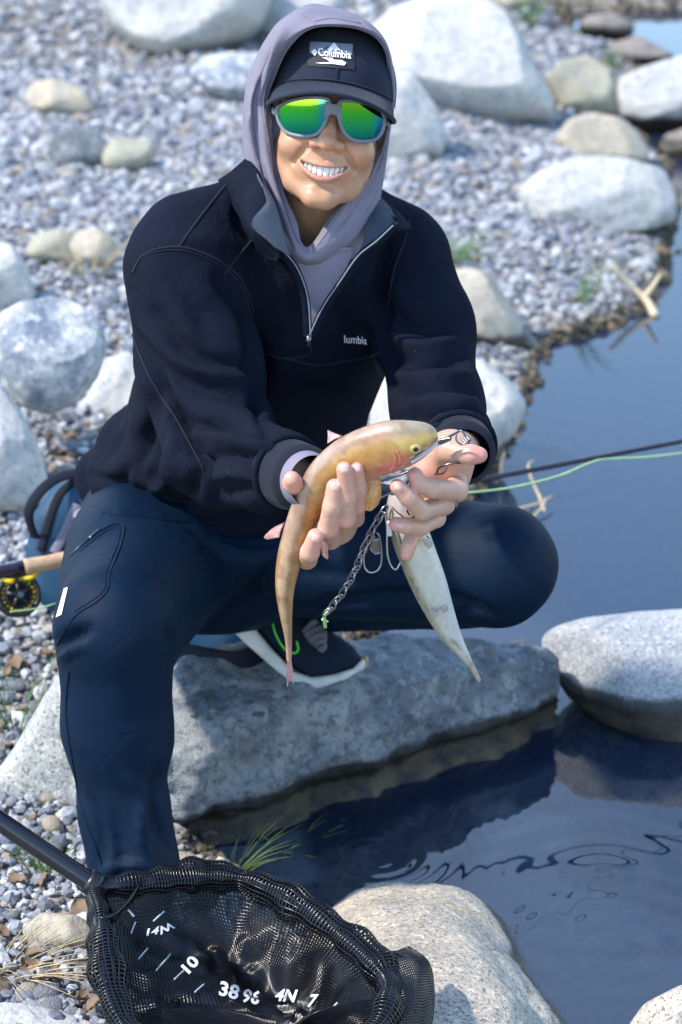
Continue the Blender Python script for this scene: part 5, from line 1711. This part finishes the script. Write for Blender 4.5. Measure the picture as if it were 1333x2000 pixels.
wire([(800, 1005, 2.715), (796, 998, 2.712), (804, 994, 2.71), (810, 1002, 2.71), (806, 1012, 2.712)], .0011, M_black)
wire([(640, 1195, 2.79), (634, 1205, 2.80), (636, 1225, 2.82)], .0020, M_line, 'end_clip')
wire([(630, 1210, 2.80), (640, 1214, 2.81)], .0016, M_line, 'end_clip')

# ------------------------------------------------------------------ fly rod, reel, line
ra, rb = Y(-160, 1147.6, 3.42), Zp(1800, 772.7, .42)
ra = Y(-160, 1147.6, 3.40); rb = Y(1800, 772.7, 3.95)
def onrod(px_):                          # the place on the straight rod seen at that pixel column
    lo, hi = 0.0, 1.0
    for _ in range(40):
        m = (lo + hi) / 2
        if pix((ra + (rb - ra) * m)[None])[0, 0] < px_: lo = m
        else: hi = m
    return ra + (rb - ra) * lo
rod = thing('fly_rod', 'plum coloured fly rod with cork grip lying behind the angler, propped on the backpack', 'fishing rod', onrod(90) - np.array([0, 0, .1]))
pr = np.array([onrod(x) for x in np.linspace(137, 1640, 60)])
obj('blank', *tube(pr, np.linspace(.0058, .0032, 60), 12), M_rod, rod)
g = np.array([onrod(x) for x in np.linspace(46, 152, 30)])
obj('cork_grip', *tube(g, np.r_[.0105, .0128, .0132, np.linspace(.0130, .0118, 10), np.linspace(.0118, .0126, 10), np.linspace(.0124, .010, 7)], 20), M_cork, rod)
g = np.array([onrod(x) for x in np.linspace(-130, 47, 12)])
obj('reel_seat', *tube(g, np.r_[np.full(11, .0105), .0118], 16), M_rod, rod)
for x in (885, 1330): obj('line_guide', *tube(spline([onrod(x), onrod(x) + (.004, -.003, -.012), onrod(x + 14)], 12), .0012, 6), M_steel, rod)
rc = Y(36, 1162, float(onrod(36)[1]) - .012)
sc_ = 1 / PPM(rc)
rx_ = nrm(onrod(60) - onrod(0)); rn = nrm(CAMP - rc); rn = nrm(rn - rx_ * (rn @ rx_) + rx_ * .05); ru = np.cross(rn, rx_)
if ru[2] < 0: ru = -ru
reel = thing('reel', None, None, rc - ru * .04)
reel.parent = rod; reel.location = Vector(rc - ru * .04) - rod.location
def ringp(R, off, n=48): 
    a = np.linspace(0, 2 * np.pi, n, endpoint=False)
    return rc + rn * off + np.outer(np.cos(a) * R, rx_) + np.outer(np.sin(a) * R, ru)
def disc(R, off, th, n=40):
    V = np.vstack([ringp(R, off, n), ringp(R, off + th, n)])
    F = [list(range(n))[::-1], list(range(n, 2 * n))] + [[i, (i + 1) % n, n + (i + 1) % n, n + i] for i in range(n)]
    return V, F
Ro = 39 * sc_
obj('spool', *disc(Ro * .80, -.012, .010), M_black, reel, smooth=False)
obj('reel_frame', *tube(ringp(Ro, .006), .0042, 8, closed=True), M_black, reel)
obj('reel_frame', *tube(ringp(Ro, -.016), .0042, 8, closed=True), M_black, reel)
obj('spool_rim', *tube(ringp(Ro * .62, .006), .0022, 8, closed=True), M_black, reel)
for k in range(20):
    a = 2 * np.pi * k / 20
    d = math.cos(a) * rx_ + math.sin(a) * ru
    obj('yellow_slot', *tube(np.array([rc + d * Ro * .70 + rn * .0, rc + d * Ro * .90 + rn * .0]), .0026, 6), M_yel, reel)
for k in range(5):
    a = 2 * np.pi * k / 5 + .3
    d = math.cos(a) * rx_ + math.sin(a) * ru
    obj('spoke', *tube(np.array([rc + rn * .008, rc + d * Ro * .62 + rn * .008]), .0038, 8), M_black, reel)
obj('hub', *disc(Ro * .26, .004, .012), M_black, reel, smooth=False)
obj('pink_collar', *tube(ringp(Ro * .2, .013, 20), .0010, 6, closed=True), M_pink, reel)
obj('drag_knob', *disc(Ro * .15, .016, .006), M_steel, reel, smooth=False)
for s_ in (-1, 1):
    p0 = onrod(36) + rx_ * s_ * .028 - ru * .012
    obj('reel_foot', *tube(spline([p0, onrod(36) + rx_ * s_ * .014 - ru * .018 + rn * .004, rc + ru * Ro * .95 + rx_ * s_ * .006], 10), .0042, 8), M_yel, reel)
lp = [(20, 1195, 3.40), (75, 1188, 3.42), (110, 1178, 3.44), (140, 1165, 3.5)]
obj('line_tail', *tube(spline([Y(*q) for q in lp], 30), .0012, 6), M_line, rod)
lp = [(880, 966, 3.50), (920, 962, 3.50), (1000, 952, 3.55), (1090, 930, 3.60), (1150, 905, 3.64), (1182, 897, 3.68), (1260, 893, 3.74), (1340, 884, 3.80), (1450, 868, 3.9)]
fl = obj('fly_line', *tube(spline([Y(*q) for q in lp], 80), .0017, 8), M_line)
tag(fl, 'pale green fly line sagging under the rod over the water', 'fishing line')

# ------------------------------------------------------------------ backpack lying behind the angler
pack = thing('backpack', 'blue daypack with black straps lying on the gravel behind the angler', 'backpack', Y(130, 1190, 3.75) * (1, 1, 0) + (0, 0, .1))
def f_pack(P):
    d = P - PKC
    s = 1 / PPM(PKC)
    Q = np.stack([(d @ RT) / s + 150, 1070 - (d @ UP) / s], 1)
    a = poly2(Q, [(62, 1075), (84, 1000), (140, 925), (300, 930), (540, 1215), (530, 1285), (340, 1290), (200, 1205), (110, 1188), (72, 1155)]) * s + .03
    return smax(a, np.abs(d @ FW) - .085, .03) - .03
PKC = Y(150, 1070, 3.72)
V, F = surfnet(f_pack, (-.75, 3.45, .0), (.10, 4.0, .62), .011)
V = V + vnormals(V, F) * (.008 * fbm(V, 9, 3, 7))[:, None]
obj('body', V, F, M_bag, pack)
BT = bvh(V, F)
def strap(path, w, mat, name, off=.006, flat_=.28, y=None):
    if y is None: p = onsurf(BT, path, off, 40)
    else: p = spline([Y(a, b, c) for a, b, c in path], 40)
    if len(p) > 3: obj(name, *tube(lapl_path(p), w, 10, flat=flat_, up=tuple(np.cross(FW, p[-1] - p[0]))), mat, pack)
strap([(160, 922, 3.66), (110, 935, 3.63), (72, 968, 3.60), (56, 1005, 3.60), (66, 1042, 3.62), (72, 1060, 3.63)], .009, M_bagd, 'shoulder_strap', y=1)
strap([(160, 930), (118, 965), (96, 1020), (80, 1075)], .007, M_bagd, 'zip_band', .002)
strap([(152, 985), (130, 1035), (108, 1080)], .008, M_hoodie, 'white_piping', flat_=.3)
strap([(82, 1078), (110, 1086), (150, 1092)], .004, M_bagd, 'seam', .002)
strap([(110, 1175), (180, 1192), (260, 1235)], .004, M_bagd, 'seam', .002)
strap([(342, 1272, 3.37), (400, 1284, 3.345), (465, 1292, 3.335), (515, 1268, 3.36)], .016, M_bagd, 'shoulder_strap', y=1)

# ------------------------------------------------------------------ landing net
net = thing('landing_net', 'black rubber mesh landing net with folding handle lying across the near boulder', 'net', Zp(480, 1900, .10))
def zpath(pts): return np.array([Zp(a, b, c + .045) for a, b, c in pts])
hd = spline(zpath([(-140, 1508, .33), (0, 1604, .27), (100, 1672, .225), (192, 1733, .185)]), 40)
obj('handle', *tube(hd, .0125, 16), M_alu, net)
obj('handle_joint', *tube(hd[-4:], .0165, 16), M_black, net)
hoop = zpath([(192, 1733, .185), (262, 1722, .185), (330, 1712, .18), (400, 1706, .175), (480, 1716, .17), (560, 1750, .17), (630, 1792, .17), (700, 1845, .17), (752, 1900, .165), (762, 1945, .16), (735, 2010, .155),
              (660, 2070, .15), (540, 2105, .15), (400, 2100, .15), (300, 2060, .15), (245, 2000, .155), (215, 1920, .165), (203, 1840, .175), (196, 1780, .18)])
hp = spline(hoop, 160, True)
obj('fork', *tube(spline(zpath([(190, 1733, .185), (230, 1730, .185), (275, 1729, .182)]), 12), .0045, 10), M_steel, net)
obj('fork', *tube(spline(zpath([(188, 1733, .185), (198, 1765, .182), (204, 1815, .178)]), 12), .0065, 10), M_alu, net)
obj('hoop_rim', *tube(hp, .0085, 10, closed=True), M_net, net)
def lattice(P, nu, nv, r, cu=True):      # cords along both directions of a grid of places
    mb = MB()
    G = P.reshape(nu, nv, 3)
    T = lambda L, c: mb.add(*tube(L, r, 4, closed=c, cap=False))
    for j in range(nv): T(G[:, j], cu)
    for i in range(nu): T(G[i], False)
    return mb
# rolled mesh sleeve round the hoop
TT, NN, BB = frames(hp, True)
nu, nv = 230, 18
hp2 = spline(hoop, nu, True)
TT, NN, BB = frames(hp2, True)
G = []
for i in range(nu):
    w = .0185 * (1 + .16 * math.sin(i * .23) + .12 * math.sin(i * .61 + 1)) * (.55 + .45 * ss(2, 22, min(i, nu - i)))
    for j in range(nv):
        a = 2 * np.pi * j / nv
        wob = 1 + .10 * math.sin(3 * a + i * .12)
        G.append(hp2[i] + (NN[i] * math.cos(a) + BB[i] * math.sin(a)) * w * wob - np.array([0, 0, .004]))
G = np.array(G)
GG = G.reshape(nu, nv, 3)
mb = MB()
for i in range(nu): mb.add(*tube(GG[i], .0013, 4, closed=True))
for j in range(nv): mb.add(*tube(GG[:, j], .0011, 4, closed=True))
mb.obj('mesh_sleeve', M_net, net)
obj('rim_core', *tube(hp2 - np.array([0, 0, .003]), .0125, 10, closed=True), M_net, net)
# the bag sagging inside the hoop
cen = Zp(500, 1925, .125)
nu, nv = 210, 44
hb = spline(hoop, nu, True)
G = []
for i in range(nu):
    for j in range(nv):
        s_ = j / (nv - 1)
        q = hb[i] * (1 - s_) + cen * s_
        q[2] = hb[i][2] - .010 - (hb[i][2] - .122) * (1 - (1 - s_) ** 2.6) * .95
        G.append(q)
G = np.array(G)
G[:, 2] += .016 * fbm(G * (1, 1, 0), 14, 3, 4) * np.tile(sstep(.05, .3, np.linspace(0, 1, nv)), nu)
G[:, :2] += .006 * np.stack([vnoise(G, 18, 8), vnoise(G, 18, 9)], 1)
mb = lattice(G, nu, nv, .0014)
mb.obj('mesh_bag', M_net, net)
# loose fold of bag hanging outside the hoop
def fold(rows, n1, n2, name):
    A = np.array([[Zp(a, b, c + .045) for a, b, c in r] for r in rows])
    A = np.array([spline(r, n1) for r in A]); B = np.stack([spline(A[:, k], n2) for k in range(n1)], 0)
    Q = B.reshape(-1, 3)
    Q = Q + vnoise(Q, 30, 3)[:, None] * .005 * np.array([0, -.4, 1])
    lattice(Q, n1, n2, .0010, False).obj(name, M_net, net)
fold([[(700, 1850, .17), (760, 1860, .16), (800, 1850, .15)], [(750, 1900, .17), (800, 1880, .17), (838, 1880, .14)], [(765, 1945, .16), (815, 1930, .165), (848, 1930, .11)], [(750, 1990, .155), (800, 1990, .15), (846, 1985, .10)], [(720, 2040, .15), (780, 2060, .13), (830, 2050, .08)]], 26, 44, 'mesh_fold')
fold([[(560, 2040, .10), (600, 1990, .14), (680, 1960, .16), (760, 1950, .165)], [(540, 2060, .09), (620, 2010, .12), (690, 1990, .14), (760, 1980, .15)], [(560, 2090, .09), (640, 2050, .10), (720, 2030, .12), (765, 2020, .13)]], 46, 24, 'mesh_fold')
fold([[(245, 1990, .15), (330, 1960, .10), (420, 1950, .085), (540, 1990, .09)], [(260, 2020, .15), (340, 1985, .12), (430, 1980, .11), (540, 2010, .10)], [(300, 2060, .14), (370, 2030, .13), (450, 2020, .12), (540, 2040, .10)]], 60, 26, 'mesh_fold')
obj('hem_band', *tube(spline(zpath([(272, 1730, .186), (255, 1760, .186), (225, 1790, .184), (198, 1800, .182)]), 20), .0075, 8, flat=.35), M_net, net)
obj('grey_tag', *sheet([[tuple(Zp(372, 1745, .19)), tuple(Zp(430, 1740, .19))], [tuple(Zp(374, 1765, .18)), tuple(Zp(425, 1765, .18))], [tuple(Zp(385, 1790, .165)), tuple(Zp(398, 1790, .165))]], 8, 10, .001, world=True)[:2], M_patch, net)
# printed measuring scale in the bag
NTREE = bvh(G, gridf(nu, nv, True))
def netword(s, org, ux, uy): words(NTREE, s, org, ux, uy, M_netp, net, 'scale_number', .0022, .03)
netword('10', (352, 1890), (22, -24), (18, 16)); netword('38', (426, 1946), (36, 10), (6, -28)); netword('96', (470, 1960), (34, 6), (6, -28)); netword('4N', (535, 1958), (40, 2), (10, -26)); netword('7', (600, 1968), (16, 0), (10, -26)); netword('W', (306, 1812), (28, -12), (8, 14)); netword('14', (285, 1830), (24, -6), (4, -16))
for a, b in (((305, 1898), (332, 1866)), ((340, 1915), (360, 1898)), ((380, 1940), (398, 1925)), ((270, 1875), (288, 1855)), ((640, 1985), (662, 1960)), ((320, 1780), (300, 1800)), ((265, 1800), (255, 1825)), ((250, 1776), (262, 1790))):
    p = onsurf(NTREE, [a, ((a[0] + b[0]) / 2, (a[1] + b[1]) / 2), b], .002, 10)
    if len(p) > 3: obj('scale_mark', *tube(p, .0016, 6, flat=.5), M_netp, net)

# ------------------------------------------------------------------ grass, twigs, leaves
def grass(label, px_, py_, n, h, spread, mat, seed, lean=(0, 0), base=None, name='grass_tuft', group=None, w=.0016):
    g = np.random.default_rng(seed)
    b = rayground(px_, py_) if base is None else Zp(px_, py_, base)
    mb = MB()
    for _ in range(n):
        a = g.uniform(0, 2 * np.pi)
        o = b + np.array([math.cos(a), math.sin(a), 0]) * g.uniform(0, spread * .35)
        L = h * g.uniform(.55, 1.1)
        d = np.array([math.cos(a) * g.uniform(.2, 1) * spread + lean[0] * L, math.sin(a) * g.uniform(.2, 1) * spread + lean[1] * L, L])
        P = [o, o + d * (.45, .45, .6), o + d * (1, 1, .95)]
        mb.add(*tube(spline(P, 7), np.linspace(w, .0003, 7), 4, flat=.35))
    o = mb.obj(name, mat)
    tag(o, label, 'grass', group)
grass('bright green grass tuft under the largest domed boulder top', 1035, 55, 60, .16, .10, M_grass, 1)
grass('green weed growing behind the buff rusty boulder', 885, 520, 70, .09, .10, M_grass, 2)
grass('thin green sprouts at the gravel waterline', 1130, 600, 22, .13, .05, M_grass, 3, (.6, 0))
grass('small green weed by the upright grey boulder', 1200, 140, 30, .10, .06, M_grass, 4)
grass('dry straw tuft near the rounded stone tinted sunlit yellow', 170, 545, 26, .14, .12, M_dry, 5)
grass('faded grass blades beside the speckled granite boulder', 35, 1440, 26, .15, .10, M_grass, 6, (.3, 0), w=.0013)
grass('green sprig at the foot of the speckled granite boulder', 95, 1720, 26, .06, .05, M_grass, 7, w=.0016)
grass('bleached feathery grass lying on the corner gravel', 10, 1900, 46, .05, .12, M_dry, 8, (1.6, -.3), w=.0013)
grass('green weed in the gravel under the net handle', 60, 1690, 16, .05, .05, M_grass, 9)
grass('green pond grass growing in the dark water beside the net', 468, 1700, 14, .05, .06, M_gdark, 10, (1.3, .5), base=.0, w=.0018)
grass('sunken weed showing through the water near the net', 560, 1670, 20, .05, .10, M_gdark, 11, (.6, .2), base=-.03, w=.0025)
def stick(label, pts, r, mat=None, name='twig', cat='twig', extra=()):
    mb = MB()
    P = np.array([Zp(*q) for q in pts])
    P = spline(P, 24)
    P = P + .002 * np.stack([vnoise(P, 40, k) for k in range(3)], 1)
    mb.add(*tube(P, np.linspace(r, r * .5, 24), 7))
    for e in extra: mb.add(*tube(spline(np.array([Zp(*q) for q in e]), 14), np.linspace(r * .8, r * .4, 14), 7))
    o = mb.obj(name, mat or M_twig)
    tag(o, label, cat)
stick('forked bleached twig standing at the water edge', [(1283, 618, .0), (1258, 582, .03), (1225, 550, .07), (1196, 520, .11)], .011, extra=[[(1258, 582, .03), (1275, 560, .06), (1290, 536, .09)]])
stick('dry reed stem bent double in the water behind the knee', [(1070, 1015, -.01), (1050, 960, .02), (1036, 925, .05), (1032, 905, .06), (1045, 900, .05)], .0035, M_dry)
stick('long dry reed lying across the bent reed', [(985, 1008, .01), (1020, 992, .015), (1060, 980, .02), (1078, 968, .02)], .0035, M_dry, extra=[[(1030, 1020, .01), (1060, 990, .02), (1066, 972, .03)]])
stick('short upright reed beside the white boulder', [(988, 950, -.02), (980, 925, .02), (982, 900, .05), (986, 884, .07)], .0035, M_dry)
def leaf_mesh(k):
    g = np.random.default_rng(100 + k)
    nu, nv = 9, 5
    V = []
    for i in range(nu):
        u = i / (nu - 1)
        w = math.sin(math.pi * u ** .8) * .36 + .01
        for j in range(nv):
            v = j / (nv - 1) * 2 - 1
            V.append(((u - .5), v * w, .10 * v * v * g.uniform(.6, 1.6) + .12 * math.sin(u * 3 + k) + .03 * g.normal()))
    V = np.array(V)
    n = len(V)
    F = gridf(nu, nv)
    F2 = F + [[i + n for i in f[::-1]] for f in F]
    return mesh('dead_leaf', np.vstack([V, V - (0, 0, .03)]), F2, M_leaf)
lm = [leaf_mesh(k) for k in range(5)]
g = np.random.default_rng(9)
spots = [(g.uniform(0, 185), g.uniform(1720, 1990)) for _ in range(18)] + [(g.uniform(0, 120), g.uniform(1280, 1480)) for _ in range(8)] + [(g.uniform(60, 165), g.uniform(860, 930)) for _ in range(14)] + [(g.uniform(330, 400), g.uniform(1280, 1330)) for _ in range(5)]
for k, (a, b) in enumerate(spots):
    p = rayground(a, b)
    o = bpy.data.objects.new('dead_leaf', lm[k % 5])
    COL.objects.link(o)
    s = g.uniform(.018, .036)
    o.location = (p[0], p[1], p[2] + .016)
    o.scale = (s, s, s)
    o.rotation_euler = (g.normal(0, .4), g.normal(0, .4), g.uniform(0, 6.28))
    lab = 'curled brown dead leaf on the gravel beside the net' if b > 1700 else 'dead leaf on the gravel beside the speckled granite boulder' if a < 200 and b > 1200 else 'dry leaf in the litter between the backpack and the round boulder' if b < 1000 else 'dead leaf in front of the long flat-topped boulder'
    tag(o, lab, 'leaf', 'dead leaves ' + ('by the net' if b > 1700 else 'by the speckled boulder' if a < 200 and b > 1200 else 'by the backpack' if b < 1000 else 'by the flat boulder'))
